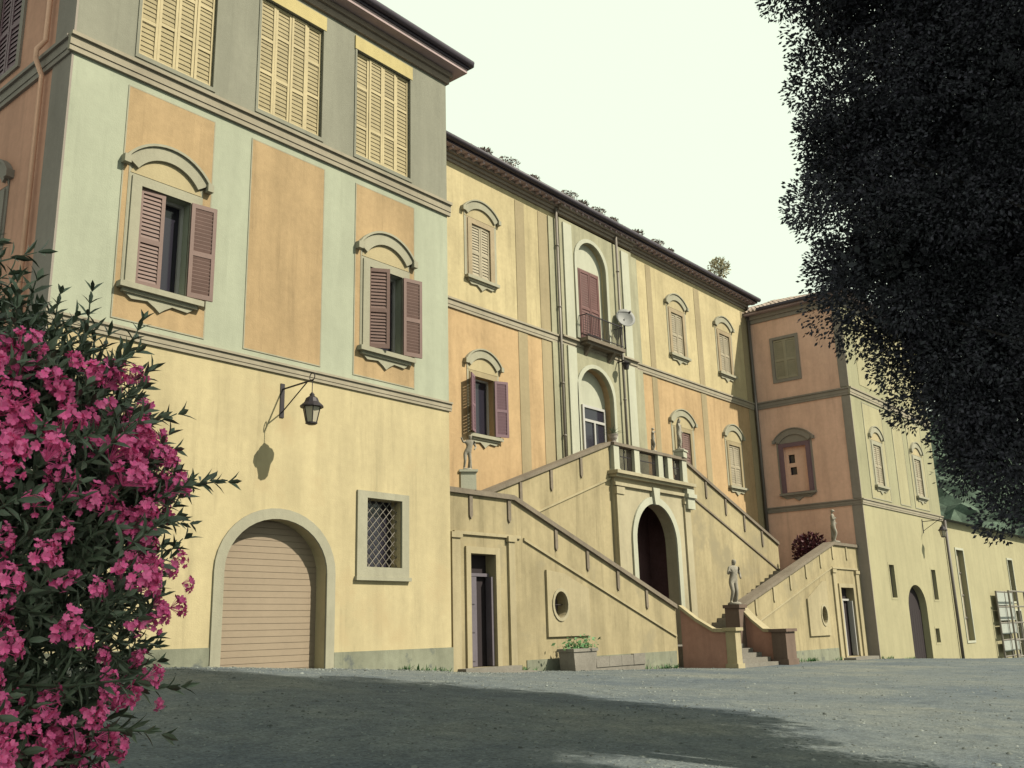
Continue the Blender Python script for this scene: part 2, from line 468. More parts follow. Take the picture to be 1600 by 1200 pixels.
# ------------------------------------------------------------------ building bits
def shutter(fr, parent, u, d, ang, w, v0, v1, m, flip=False, louvers=20, mid=0.47, name='shutter'):
    """one louvred leaf hinged at (u,d), opened by ang; flip = leaf runs towards -u"""
    if flip:
        base = Fr(fr(u, 0, d)[:2], (-fr.d[0], -fr.d[1]), fr.n)
        f = base.sub(0, 0, ang)
    else:
        f = fr.sub(u, d, ang)
    mb = MB(); t = 0.022; sw = 0.075
    mb.fbox(f, 0, sw, v0, v1, -t, t); mb.fbox(f, w - sw, w, v0, v1, -t, t)
    vm = v0 + (v1 - v0) * mid
    rails = [(v0, v0 + 0.1), (vm - 0.05, vm + 0.05), (v1 - 0.09, v1)]
    for a, b in rails: mb.fbox(f, sw, w - sw, a, b, -t, t)
    for (a, b) in ((rails[0][1], rails[1][0]), (rails[1][1], rails[2][0])):
        n = max(4, int(louvers * (b - a) / (v1 - v0)))
        p = (b - a) / n
        for i in range(n):
            z = a + p * (i + 0.5)
            h = p * 0.55
            mb.hexa([f(sw, z - h, 0.014), f(w - sw, z - h, 0.014), f(w - sw, z - h + 0.008, 0.014), f(sw, z - h + 0.008, 0.014),
                     f(sw, z + h - 0.008, -0.014), f(w - sw, z + h - 0.008, -0.014), f(w - sw, z + h, -0.014), f(sw, z + h, -0.014)])
    return obj(name, mb, m, parent)

def seg_hood(fr, parent, uc, hw, v, rise, t, m, proj=0.09, ears=True, d0=0.0):
    """segmental hood moulding over a window: a bent band with two short ears"""
    n = 16
    R = (hw * hw + rise * rise) / (2 * rise)
    a = math.asin(min(1, hw / R))
    cz = v + rise - R
    if hw > R * 0.999: a = math.pi / 2
    out = [(uc - R * math.sin(a - 2 * a * i / n), cz + R * math.cos(a - 2 * a * i / n)) for i in range(n + 1)]
    inn = [(uc - (R - t) * math.sin(a - 2 * a * i / n), cz + (R - t) * math.cos(a - 2 * a * i / n)) for i in range(n + 1)]
    mb = MB()
    mb.band(fr, out, inn, d0, proj)
    out2 = [(uc - (R + 0.05) * math.sin(a - 2 * a * i / n), cz + (R + 0.05) * math.cos(a - 2 * a * i / n)) for i in range(n + 1)]
    mb.band(fr, out2, [(x, y + 0.001) for x, y in out], d0, proj + 0.045)
    if ears:
        for s in (-1, 1):
            u0 = uc + s * (hw - 0.04); u1 = uc + s * (hw + 0.09)
            mb.fbox(fr, min(u0, u1), max(u0, u1), v - 0.13, v + 0.03, d0 + 0.002, proj + 0.063)
    return obj('hood', mb, m, parent)

def hooded_window(fr, parent, uc, v0, v1, w, hoodhw, hood_v, hood_rise, frame_w, left, right, m_sh, m_fr=None, m_hood=None, m_ty=None, louvers=20, sash=True, fw_d=0.055, name='window', hood_t=0.27):
    m_fr = m_fr or M['stucco_trim']; m_hood = m_hood or m_fr; m_ty = m_ty or M['tympanum']
    u0, u1 = uc - w / 2, uc + w / 2
    mb = MB()
    mb.prism(fr, rect(u0 - frame_w, v0 - 0.02, u1 + frame_w, v1 + frame_w * 0.8), 0.0, fw_d, [rect(u0, v0, u1, v1)])
    mb.prism(fr, rect(u0 - frame_w - 0.05, v0 - 0.02, u1 + frame_w + 0.05, v1 + frame_w * 0.8 + 0.05), -0.01, fw_d * 0.45, [rect(u0 - frame_w + 0.02, v0 + 0.02, u1 + frame_w - 0.02, v1 + frame_w * 0.8 - 0.02)])
    win = obj(name, mb, m_fr, parent)
    bp = MB(); bw = hoodhw - 0.07
    bp.prism(fr, [(uc - bw, v0 - 0.02), (uc + bw, v0 - 0.02), (uc + bw, hood_v - 0.02), (uc + bw * .6, hood_v + hood_rise * .5), (uc - bw * .6, hood_v + hood_rise * .5), (uc - bw, hood_v - 0.02)], -0.006, 0.021, [rect(u0 - 0.001, v0, u1 + 0.001, v1 + 0.001)])
    obj('surround', bp, m_hood, win)
    seg_hood(fr, win, uc, hoodhw, hood_v, hood_rise, hood_t, m_hood)
    ty = MB()
    R = (hoodhw ** 2 + hood_rise ** 2) / (2 * hood_rise)
    a = math.asin(min(1, (hoodhw - 0.02) / R)); cz = hood_v + hood_rise - R
    pts = [(uc + (R - hood_t * 0.7) * math.sin(-a + 2 * a * i / 12), cz + (R - hood_t * 0.7) * math.cos(-a + 2 * a * i / 12)) for i in range(13)]
    base_v = v1 + frame_w * 0.8 + 0.06
    pts = [(min(max(x, uc - hoodhw + 0.1), uc + hoodhw - 0.1), max(y, base_v + 0.01)) for x, y in pts]
    poly = [(uc + hoodhw - 0.1, base_v), (uc - hoodhw + 0.1, base_v)] + pts
    ty.prism(fr, poly, -0.005, 0.03)
    obj('tympanum', ty, m_ty, win)
    # sill with a scalloped apron
    sb = MB()
    sb.fbox(fr, u0 - frame_w - 0.14, u1 + frame_w + 0.14, v0 - 0.13, v0 - 0.022, 0.0, 0.17)
    sb.fbox(fr, u0 - frame_w - 0.05, u1 + frame_w + 0.05, v0 - 0.2, v0 - 0.132, 0.0, 0.1)
    W2 = (w / 2 + frame_w)
    sb.prism(fr, [(uc - W2, v0 - 0.2), (uc - W2 * 0.8, v0 - 0.3), (uc - W2 * 0.35, v0 - 0.27), (uc - 0.1, v0 - 0.36), (uc, v0 - 0.44), (uc + 0.1, v0 - 0.36), (uc + W2 * 0.35, v0 - 0.27), (uc + W2 * 0.8, v0 - 0.3), (uc + W2, v0 - 0.2)], 0.0, 0.06)
    obj('sill', sb, m_hood, win)
    # pane deep in the reveal, sash bars before it
    pb = MB(); pb.fbox(fr, u0 - 0.02, u1 + 0.02, v0 - 0.02, v1 + 0.02, -0.30, -0.27)
    obj('pane', pb, M['glass'], win)
    if sash:
        s = MB()
        for a_, b_ in ((u0, u0 + 0.06), (u1 - 0.06, u1)): s.fbox(fr, a_, b_, v0, v1, -0.262, -0.2)
        s.fbox(fr, u0 + 0.06, u1 - 0.06, v1 - 0.06, v1, -0.262, -0.2); s.fbox(fr, u0 + 0.06, u1 - 0.06, v0, v0 + 0.08, -0.262, -0.2)
        obj('sash', s, M['door_pale'], win)
        # the right sash stands ajar
        f2 = Fr(fr(u1 - 0.07, 0, -0.2)[:2], (-fr.d[0], -fr.d[1]), fr.n).sub(0, 0, rad(-0.1))
    lw = w / 2
    if left is not None:
        shutter(fr, win, u0, fw_d + 0.03 if left > 1.0 else -0.03, left, lw, v0 + 0.01, v1 - 0.01, m_sh, False, louvers)
    if right is not None:
        shutter(fr, win, u1, fw_d + 0.03 if right > 1.0 else -0.03, right, lw, v0 + 0.01, v1 - 0.01, m_sh, True, louvers)
    return win

def string(mb, fr, u0, u1, v0, v1, p):
    h = v1 - v0
    mb.fbox(fr, u0, u1, v0, v0 + h * 0.30, -0.02, p * 0.45)
    mb.fbox(fr, u0, u1, v0 + h * 0.30, v0 + h * 0.8, -0.018, p * 0.6)
    mb.fbox(fr, u0, u1, v0 + h * 0.8, v1, -0.016, p)

def lantern_bracket(loc, label, scale=1.0):
    """wall lantern hung from a bracket that stands out from the wall at loc (y is the wall face)"""
    x, y, z = loc
    t = root('wall_lantern', label, 'lantern', loc, 'lanterns on the wing walls')
    s = scale
    b = MB()
    b.tube([(x, y, z), (x, y - 1.0 * s, z + 0.02)], 0.018 * s, 6)
    b.tube([(x, y, z - 0.5 * s), (x, y - 0.35 * s, z - 0.28 * s), (x, y - 0.8 * s, z)], 0.014 * s, 6)
    b.fbox(front(y), x - 0.05, x + 0.05, z - 0.6 * s, z + 0.12 * s, 0.0, 0.02)
    for k in range(2):
        c = (y - (0.97 - 0.0 * k) * s, z + 0.09 * s)
        b.tube([(x, c[0] + 0.08 * s * math.cos(q), c[1] + 0.08 * s * math.sin(q)) for q in np.linspace(0, 6.2, 12)], 0.011 * s, 5)
        break
    b.tube([(x, y - 0.98 * s, z), (x, y - 0.98 * s, z - 0.26 * s)], 0.009 * s, 5)
    obj('bracket', b, M['iron'], t)
    c = (x, y - 0.98 * s, z)
    h = MB()
    h.lathe(c, [(0.02 * s, -0.24 * s), (0.05 * s, -0.28 * s), (0.05 * s, -0.31 * s), (0.12 * s, -0.36 * s), (0.15 * s, -0.44 * s), (0.235 * s, -0.52 * s), (0.235 * s, -0.545 * s)], 12)
    obj('lamp_hood', h, M['iron'], t)
    g = MB()
    g.lathe(c, [(0.175 * s, -0.55 * s), (0.105 * s, -0.86 * s)], 6)
    obj('lamp_glass', g, M['lamp_glass'], t)
    fme = MB()
    for k in range(6):
        q = 2 * math.pi * k / 6
        fme.tube([(c[0] + 0.18 * s * math.cos(q), c[1] + 0.18 * s * math.sin(q), z - 0.55 * s), (c[0] + 0.11 * s * math.cos(q), c[1] + 0.11 * s * math.sin(q), z - 0.86 * s)], 0.011 * s, 5)
    fme.lathe((c[0], c[1], z - 0.9 * s), [(0.07 * s, 0.0), (0.12 * s, 0.02 * s), (0.12 * s, 0.045 * s)], 8)
    obj('lamp_frame', fme, M['iron'], t)
    return t

def eave(parent, x0, x1, y, ztop, over, left_end=0.0, right_end=0.0, depth=4.0, tiles=True, m_s=None, rise=0.28):
    """eave along a front wall at y: cornice, boarded soffit, gutter and the ends of the roof tiles"""
    f = front(y)
    c = MB()
    c.fbox(f, x0, x1, ztop - 0.42, ztop - 0.30, -0.02, 0.05)
    c.fbox(f, x0, x1, ztop - 0.22, ztop - 0.08, -0.02, 0.10)
    c.fbox(f, x0, x1, ztop - 0.08, ztop, -0.02, 0.16)
    obj('cornice', c, M['cornice'], parent)
    s = MB()
    s.fbox(f, x0 - left_end, x1 + right_end, ztop + 0.001, ztop + 0.09, -0.3, over - 0.02)
    obj('soffit', s, m_s or M['soffit'], parent)
    g = MB()
    g.tube([(x0 - left_end - 0.02, y - over - 0.03, ztop + 0.16), (x1 + right_end + 0.02, y - over - 0.03, ztop + 0.16)], 0.095, 10)
    obj('gutter', g, M['gutter'], parent)

# ================================================================== LEFT WING
def left_wing():
    x0, x1, y0, yb = 7.0, 16.93, 16.0, 31.0
    t = root('villa_wing', 'tall near wing of the villa with arched garage door and pale green painted pilasters', 'villa wing', (x0, y0, 1.0))
    F = front(y0); S = side(x0)
    # ground floor wall
    garage = arch(10.70, 13.17, 0.4, 2.85, 3.90, 18)
    win = rect(14.25, 3.03, 15.30, 4.53)
    w = MB(); w.prism(F, rect(x0, -0.6, x1, 6.95), -0.35, 0.0, [garage, win])
    obj('ground_floor_wall', w, M['yellow'], t)
    ops = [rect(9.02 - 0.52, 7.98, 9.02 + 0.52, 9.95), rect(14.77 - 0.52, 7.98, 14.77 + 0.52, 9.95)]
    w = MB(); w.prism(F, rect(x0, 6.95, x1, 12.2), -0.35, 0.0, ops)
    obj('first_floor_wall', w, M['pale_green'], t)
    big = [(8.23, 9.91), (11.0, 12.76), (13.78, 15.60)]
    w = MB(); w.prism(F, rect(x0, 12.2, x1, 16.3), -0.35, 0.0, [rect(a, 12.68, b, 15.5) for a, b in big])
    obj('attic_wall', w, M['grey_green'], t)
    # side and back walls
    sops = [rect(18.45, 7.95, 19.5, 9.95), rect(18.45, 12.9, 19.6, 15.2)]
    w = MB(); w.prism(S, rect(y0 + 0.35, -0.6, yb, 16.3), -0.35, 0.0, sops)
    obj('side_wall', w, M['side_salmon'], t)
    w = MB(); w.box(x0 + 0.35, yb - 0.35, -0.6, x1, yb, 16.3); w.box(x1 - 0.35, y0 + 0.35, -0.6, x1, yb - 0.35, 16.3)
    obj('rear_wall', w, M['yellow_up'], t)
    w = MB(); w.fbox(S, y0 - 0.001, y0 + 0.75, -0.6, 12.1, -0.02, 0.02); w.fbox(S, y0 - 0.001, y0 + 0.75, 12.5, 16.0, -0.02, 0.02)
    obj('corner_strip', w, M['side_grey'], t)
    # painted fields on the first floor
    for a, b, hole in ((8.13, 9.99, ops[0]), (10.93, 12.86, None), (13.83, 15.71, ops[1])):
        w = MB(); w.prism(F, rect(a, 7.28, b, 11.92), -0.005, 0.012, [hole] if hole else [])
        obj('wall_panel', w, M['salmon'], t)
        w = MB()
        fr = 0.025
        w.prism(F, rect(a - fr, 7.28 - fr, b + fr, 11.92 + fr), -0.005, 0.014, [rect(a, 7.28, b, 11.92)])
        obj('panel_border', w, M['stucco_trim'], t)
    # strings
    w = MB(); string(w, F, x0 - 0.1, x1 + 0.08, 12.12, 12.48, 0.13); obj('string_course', w, M['string'], t)
    w = MB(); string(w, F, x0 - 0.07, x1 + 0.06, 6.90, 7.12, 0.09); obj('string_course', w, M['string'], t)
    w = MB(); string(w, S, y0 + 0.02, yb, 12.10, 12.46, 0.13); obj('string_course', w, M['side_grey'], t)
    w = MB(); string(w, S, y0 + 0.02, yb, 6.89, 7.1, 0.09); obj('string_course', w, M['side_grey'], t)
    # first floor windows
    for uc, la, ra in ((9.02, 0.06, rad(171)), (14.77, rad(34), rad(168))):
        hooded_window(F, t, uc, 7.98, 9.95, 1.04, 0.86, 10.42, 0.46, 0.2, la, ra, M['shutter_red'], louvers=26)
    # side windows
    hooded_window(S, t, 18.97, 7.95, 9.95, 1.05, 0.88, 10.4, 0.46, 0.2, 0.05, 0.05, M['shutter_plum'], M['side_grey'], m_ty=M['side_salmon'])
    wn = MB(); wn.prism(S, rect(18.3, 12.8, 19.75, 15.35), -0.01, 0.05, [sops[1]])
    wo_ = obj('window', wn, M['side_grey'], t)
    for fl in (False, True):
        shutter(S, wo_, 18.46 if not fl else 19.59, -0.03, 0.04, 0.55, 12.92, 15.18, M['shutter_plum'], fl)
    p = MB(); p.fbox(S, 18.4, 19.65, 12.85, 15.25, -0.32, -0.28); obj('pane', p, M['glass'], wo_)
    # attic windows: four folding leaves below a cream blind box
    for a, b in big:
        wn = MB()
        wn.prism(F, rect(a - 0.05, 12.60, b + 0.05, 15.55), -0.01, 0.022, [rect(a + 0.01, 12.69, b - 0.01, 15.49)])
        wo_ = obj('window', wn, M['grey_green'], t, label=None)
        p = MB(); p.fbox(F, a - 0.06, b + 0.06, 15.5, 15.86, -0.0, 0.034)
        obj('blind_box', p, M['cream'], wo_)
        n = 4; lw = (b - a - 0.02) / n
        for i in range(n):
            u = a + 0.01 + lw * i
            st = MB(); v0, v1 = 12.70, 15.48
            ins = random.uniform(-0.015, 0.015)
            d0, d1 = -0.10 + ins, -0.05 + ins
            sw = 0.062
            st.fbox(F, u + 0.004, u + sw, v0, v1, d0, d1); st.fbox(F, u + lw - sw, u + lw - 0.004, v0, v1, d0, d1)
            mids = sorted([v0 + 0.0, v0 + random.uniform(0.75, 1.0), v0 + random.uniform(1.75, 2.0), v1 - 0.07])
            for q in mids: st.fbox(F, u + sw, u + lw - sw, q, q + 0.075, d0, d1 - 0.004)
            lf = obj('shutter', st, M['shutter_cream'], wo_)
            bd = MB(); bd.fbox(F, u + sw - 0.01, u + lw - sw + 0.01, v0 + 0.01, v1 - 0.01, d0 - 0.02, d0 + 0.02)
            nl = 26
            for k in range(nl):
                z = v0 + 0.05 + (v1 - v0 - 0.1) * k / nl
                bd.hexa([F(u + sw, z, d0 + 0.035), F(u + lw - sw, z, d0 + 0.035), F(u + lw - sw, z + 0.012, d0 + 0.035), F(u + sw, z + 0.012, d0 + 0.035),
                         F(u + sw, z + 0.085, d0 + 0.021), F(u + lw - sw, z + 0.085, d0 + 0.021), F(u + lw - sw, z + 0.1, d0 + 0.021), F(u + sw, z + 0.1, d0 + 0.021)])
            mo = obj('shutter_board', bd, M['shutter_panel'], wo_)
        p = MB(); p.fbox(F, a, b, 12.6, 15.5, -0.34, -0.3); obj('pane', p, M['dark'], wo_)
    # garage
    g = MB()
    uc, hw = (10.70 + 13.17) / 2, (13.17 - 10.70) / 2
    inn = [(10.70, 0.4)] + [(a, b) for a, b in reversed(arc(uc, 2.85, hw, 1.05, 20))] + [(13.17, 0.4)]
    out = [(10.70 - 0.22, 0.4)] + [(a, b) for a, b in reversed(arc(uc, 2.85, hw + 0.22, 1.26, 20))] + [(13.17 + 0.22, 0.4)]
    g.band(F, out, inn, -0.01, 0.04)
    go = obj('garage_surround', g, M['stucco_trim'], t)
    gd = MB(); gd.prism(F, arch(10.64, 13.23, 0.3, 2.85, 3.95, 16), -0.40, -0.34)
    door = obj('garage_door', gd, M['roller'], t)
    zz = 0.75; k = 0
    while zz < 3.86:
        h = 0.125
        top = min(zz + h - 0.008, 3.87)
        def halfw(z):
            return hw if z <= 2.85 else hw * math.sqrt(max(0.0, 1 - ((z - 2.85) / 1.05) ** 2))
        a0, a1 = halfw(zz), halfw(top)
        if a1 > 0.05:
            s = MB()
            dd = -0.31 + random.uniform(-0.004, 0.004)
            s.hexa([F(uc - a0, zz, -0.335), F(uc + a0, zz, -0.335), F(uc + a1, top, -0.335), F(uc - a1, top, -0.335),
                    F(uc - a0, zz, dd - 0.004), F(uc + a0, zz, dd - 0.004), F(uc + a1, top, dd), F(uc - a1, top, dd)])
            obj('slat', s, M['roller'], door)
        zz += h; k += 1
    # small window with lattice
    g = MB(); g.prism(F, rect(13.97, 2.80, 15.52, 4.68), -0.01, 0.05, [win])
    g.fbox(F, 13.93, 15.56, 2.74, 2.82, 0.0, 0.09)
    gw = obj('window', g, M['stucco_trim'], t)
    p = MB(); p.fbox(F, 14.2, 15.35, 2.98, 4.58, -0.36, -0.32); obj('pane', p, M['glass'], gw)
    l = MB()
    for sgn in (-1, 1):
        for k in range(-8, 9):
            pts = []
            for i in range(2):
                pass
            c0 = 14.775 + k * 0.2
            a = (c0 - 0.75 * sgn, 3.03); b = (c0 + 0.75 * sgn, 4.53)
            # clip to the opening
            tA, tB = 0.0, 1.0
            for lo, hi in ((14.25, 15.30),):
                dx = b[0] - a[0]
                t1, t2 = (lo - a[0]) / dx, (hi - a[0]) / dx
                tA, tB = max(tA, min(t1, t2)), min(tB, max(t1, t2))
            if tB - tA > 0.03:
                P = (a[0] + (b[0] - a[0]) * tA, a[1] + (b[1] - a[1]) * tA); Q = (a[0] + (b[0] - a[0]) * tB, a[1] + (b[1] - a[1]) * tB)
                l.tube([F(P[0], P[1], -0.14 + 0.006 * sgn), F(Q[0], Q[1], -0.14 + 0.006 * sgn)], 0.009, 4)
    obj('lattice', l, M['lead'], gw)
    # dado and side pipe
    for q in ((13.40, x1 + 0.03, 1.27), (x0 - 0.03, 10.46, 1.45)):
        d = MB(); d.fbox(F, q[0], q[1], -0.6, q[2], -0.01, 0.035); obj('dado', d, M['dado'], t)
    p = MB(); p.tube([(x0 - 0.1, 17.0, 0.4), (x0 - 0.1, 17.0, 12.0), (x0 - 0.24, 17.0, 12.3), (x0 - 0.24, 17.0, 12.5), (x0 - 0.1, 16.98, 12.75), (x0 - 0.1, 16.98, 16.2)], 0.05, 8)
    obj('downpipe', p, M['pipe_rose'], t, True)
    # eaves and roof
    o = 0.46
    c = MB()
    c.box(x0 - 0.14, y0 - 0.14, 16.16, x1 + 0.14, yb + 0.1, 16.30); c.box(x0 - 0.07, y0 - 0.07, 15.98, x1 + 0.07, yb + 0.06, 16.159)
    obj('cornice', c, M['cornice'], t)
    c = MB(); c.box(x0 - o + 0.04, y0 - o + 0.04, 16.32, x1 + o - 0.04, yb + o, 16.44)
    obj('soffit', c, M['soffit'], t)
    c = MB(); c.box(x0 - o, y0 - o, 16.441, x1 + o, yb + o, 16.50)
    obj('eave_board', c, M['gutter'], t)
    g = MB()
    zg = 16.60
    g.tube([(x0 - o - 0.05, yb + o, zg), (x0 - o - 0.05, y0 - o - 0.05, zg)], 0.1, 10)
    g.tube([(x0 - o - 0.05, y0 - o - 0.05, zg), (x1 + o + 0.05, y0 - o - 0.05, zg)], 0.1, 10)
    g.tube([(x1 + o + 0.05, y0 - o - 0.05, zg), (x1 + o + 0.05, yb + o, zg)], 0.1, 10)
    obj('gutter', g, M['gutter'], t, True)
    r = MB()
    a, b, c_, d_ = (x0 - o, y0 - o, 16.56), (x1 + o, y0 - o, 16.56), (x1 + o, yb + o, 16.56), (x0 - o, yb + o, 16.56)
    e, f_ = ((x0 + x1) / 2, y0 + 5, 18.3), ((x0 + x1) / 2, yb - 5, 18.3)
    r.add([a, b, c_, d_, e, f_], [(0, 1, 4), (1, 2, 5, 4), (2, 3, 5), (3, 0, 4, 5), (0, 3, 2, 1)])
    obj('roof', r, M['tile'], t)
left_wing()
lantern_bracket((11.91, 16.0, 6.58), 'black wall lantern on an iron bracket above the garage arch')

# ================================================================== CENTRE
def centre():
    x0, x1, y0, yb = 16.93, 44.64, 20.88, 31.0
    t = root('villa_main_block', 'recessed yellow main block of the villa behind the double staircase', 'villa', (30.8, y0, 0.3))
    F = front(y0)
    lows = [(23.77, 1.02), (37.1, 1.2), (41.9, 1.1)]
    ups = [(23.78, 0.98), (37.25, 1.02), (41.8, 1.02)]
    lo_op = [rect(u - w / 2, 7.95, u + w / 2, 9.92) for u, w in lows]
    up_op = [rect(u - w / 2, 13.48, u + w / 2, 15.45) for u, w in ups]
    bn = arch(29.15, 31.45, 7.05, 10.30, 11.48, 16)
    tn = arch(29.35, 31.38, 12.55, 15.70, 16.78, 16)
    w = MB(); w.prism(F, rect(x0, -0.5, x1, 12.2), -0.4, 0.0, lo_op + [bn]); obj('first_floor_wall', w, M['salmon_c'], t)
    w = MB(); w.prism(F, rect(x0, 12.2, x1, 17.78), -0.4, 0.0, up_op + [tn]); obj('second_floor_wall', w, M['yellow_up'], t)
    w = MB(); w.box(x0, yb - 0.3, -0.5, x1, yb, 17.78); obj('rear_wall', w, M['yellow_up'], t)
    # projecting bay round the two niches
    w = MB(); w.prism(F, rect(28.30, 7.0, 33.45, 12.1), 0.0, 0.14, [bn]); w.prism(F, rect(28.30, 12.42, 33.45, 17.3), 0.0, 0.14, [tn])
    obj('bay', w, M['bay'], t)
    for pol, d in ((bn, 0.2), (tn, 0.19)):
        w = MB()
        n = len(pol)
        us = [p[0] for p in pol]; uc = (min(us) + max(us)) / 2
        inn = [pol[1]] + pol[2:] + [pol[0]]
        out = []
        for (u, v) in inn:
            k = 1 + 0.16 / ((max(us) - min(us)) / 2)
            out.append((uc + (u - uc) * k, v + (0.15 if v > 10.35 and v < 12 or v > 15.72 else 0)))
        w.band(F, out, inn, 0.138, d)
        obj('arch_surround', w, M['niche'], t)
    # niche backs, doors
    nb = MB(); nb.prism(F, arch(29.1, 31.5, 7.0, 10.30, 11.55), -0.38, -0.25); obj('niche_back', nb, M['niche'], t)
    nb = MB(); nb.prism(F, arch(29.3, 31.43, 12.5, 15.70, 16.82), -0.2, -0.08); obj('niche_back', nb, M['niche'], t)
    # glazed terrace door
    dx = 0.35
    fd = MB(); fd.prism(F, rect(29.45 + dx, 7.05, 31.0 + dx, 10.05), -0.248, -0.17, [rect(29.56 + dx, 7.9, 30.18 + dx, 9.4), rect(30.27 + dx, 7.9, 30.9 + dx, 9.4), rect(29.56 + dx, 9.5, 30.9 + dx, 9.95), rect(29.56 + dx, 7.15, 30.18 + dx, 7.8), rect(30.27 + dx, 7.15, 30.9 + dx, 7.8)])
    fdo = obj('terrace_door', fd, M['door_pale'], t)
    for a, b, c, d in ((29.5, 7.85, 30.2, 9.45), (30.25, 7.85, 30.95, 9.45), (29.5, 9.46, 30.95, 10.0)):
        p = MB(); p.fbox(F, a + dx, c + dx, b, d, -0.246, -0.225); obj('pane', p, M['glass'], fdo)
    p = MB(); p.fbox(F, 29.5 + dx, 30.95 + dx, 7.1, 7.84, -0.246, -0.22); obj('door_panel', p, M['door_pale'], fdo)
    # shuttered balcony door
    dx = 0.2
    fd = MB(); fd.prism(F, rect(29.5 + dx, 12.55, 30.92 + dx, 15.62), -0.078, -0.03, [rect(29.56 + dx, 12.56, 30.86 + dx, 15.56)])
    fdo = obj('balcony_door', fd, M['door_red'], t)
    shutter(F, fdo, 29.57 + dx, -0.035, 0.03, 0.64, 12.57, 15.55, M['door_red'], False, 30)
    shutter(F, fdo, 30.85 + dx, -0.035, 0.05, 0.64, 12.57, 15.55, M['door_red'], True, 30)
    # balcony
    b = MB()
    b.fbox(F, 29.25, 31.85, 12.38, 12.52, 0.0, 0.62); b.fbox(F, 29.35, 31.75, 12.28, 12.379, 0.0, 0.5)
    for u in (29.7, 31.3): b.prism(Fr(F(u, 0, 0)[:2], (0, -1), (1, 0)), [(0.14, 11.9), (0.5, 12.279), (0.14, 12.279)], -0.08, 0.08)
    bo = obj('balcony', b, M['coping'], t)
    r = MB()
    r.fbox(F, 29.3, 31.8, 13.42, 13.46, 0.55, 0.59); r.fbox(F, 29.3, 31.8, 12.6, 12.63, 0.555, 0.585)
    for u in np.linspace(29.32, 31.78, 24): r.tube([F(u, 12.52, 0.57), F(u, 13.42, 0.57)], 0.009, 5)
    for u in (29.31, 31.79):
        r.fbox(F, u - 0.012, u + 0.012, 13.425, 13.455, 0.14, 0.55)
        for q in (0.25, 0.38, 0.5): r.tube([F(u, 12.52, q), F(u, 13.42, q)], 0.009, 5)
    obj('railing', r, M['iron'], bo)
    # painted pilasters
    for a, b in ((25.75, 26.28), (27.12, 27.70), (34.80, 35.22), (39.06, 39.56), (43.9, 44.62), (17.0, 17.5), (21.2, 21.7)):
        w = MB(); w.fbox(F, a, b, 3.5, 12.1, -0.005, 0.016); w.fbox(F, a, b, 12.42, 17.2, -0.005, 0.016)
        obj('pilaster', w, M['tan_trim'], t)
    for a, b in ((27.72, 28.28), (33.47, 34.0)):
        w = MB(); w.fbox(F, a, b, 3.5, 12.1, -0.005, 0.06); w.fbox(F, a, b, 12.42, 17.2, -0.005, 0.06)
        obj('pilaster', w, M['bay'], t)
    for a in (28.5, 32.6):
        w = MB(); w.fbox(F, a, a + 0.55, 7.0, 12.08, 0.139, 0.2); w.fbox(F, a, a + 0.55, 12.44, 17.15, 0.139, 0.2)
        obj('pilaster', w, M['niche'], t)
    w = MB(); string(w, F, x0, 28.2, 12.08, 12.42, 0.12); obj('string_course', w, M['string'], t)
    w = MB(); string(w, F, 33.5, x1, 12.08, 12.42, 0.12); obj('string_course', w, M['string'], t)
    w = MB(); string(w, F, 28.2, 33.5, 12.09, 12.43, 0.26); obj('string_course', w, M['string'], t)
    # windows
    hooded_window(F, t, 23.77, 7.95, 9.92, 1.02, 0.88, 10.42, 0.46, 0.18, rad(150), rad(158), M['shutter_plum'], M['tan_trim'], M['stucco_trim'])
    hooded_window(F, t, 37.1, 7.95, 9.92, 1.2, 1.05, 10.4, 0.5, 0.18, 0.03, 0.03, M['shutter_red'], M['tan_trim'], M['stucco_trim'], sash=False)
    hooded_window(F, t, 41.9, 7.95, 9.92, 1.1, 0.95, 10.42, 0.5, 0.18, 0.03, 0.03, M['shutter_grey'], M['tan_trim'], M['stucco_trim'], sash=False)
    for u, wd in ups:
        hooded_window(F, t, u, 13.48, 15.45, wd, 0.92, 15.92, 0.44, 0.2, 0.03, 0.05, M['shutter_grey'], M['shutter_tan'], M['stucco_trim'], sash=False)
    # downpipes
    for x, d in ((28.12, 0.16), (32.1, 0.3)):
        p = MB(); p.tube([(x, y0 - d, 17.6), (x, y0 - d, 5.5 if x < 30 else 7.0)], 0.055, 8)
        for z in (16, 13.5, 10.5, 8.5): p.tube([(x, y0 - d, z), (x, y0 - d, z + 0.05)], 0.075, 8)
        obj('downpipe', p, M['lead'], t, True)
    p = MB(); p.tube([(x1 - 0.14, y0 - 0.14, 17.5), (x1 - 0.14, y0 - 0.14, 4.0)], 0.08, 8)
    obj('downpipe', p, M['pipe_dark'], t, True)
    # eaves
    f = F; zt = 17.78
    c = MB()
    c.fbox(f, x0, x1, zt - 0.36, zt - 0.24, -0.02, 0.06); c.fbox(f, x0, x1, zt - 0.24, zt - 0.12, -0.018, 0.14); c.fbox(f, x0, x1, zt - 0.12, zt, -0.016, 0.24)
    c.fbox(f, 28.2, 33.5, zt - 0.36, zt - 0.24, 0.0, 0.2); c.fbox(f, 28.2, 33.5, zt - 0.241, zt - 0.121, 0.0, 0.28); c.fbox(f, 28.2, 33.5, zt - 0.122, zt - 0.001, 0.0, 0.38)
    obj('cornice', c, M['cornice'], t)
    s = MB(); s.fbox(f, x0, x1 + 0.35, zt + 0.001, zt + 0.10, -0.4, 0.48)
    obj('soffit', s, M['soffit'], t)
    rf = MB()
    for k in range(70):
        u = x0 + 0.2 + k * 0.4
        if u < x1 + 0.2: rf.fbox(f, u, u + 0.09, zt - 0.09, zt, 0.25, 0.44)
    obj('rafter_ends', rf, M['soffit'], t, kind='stuff')
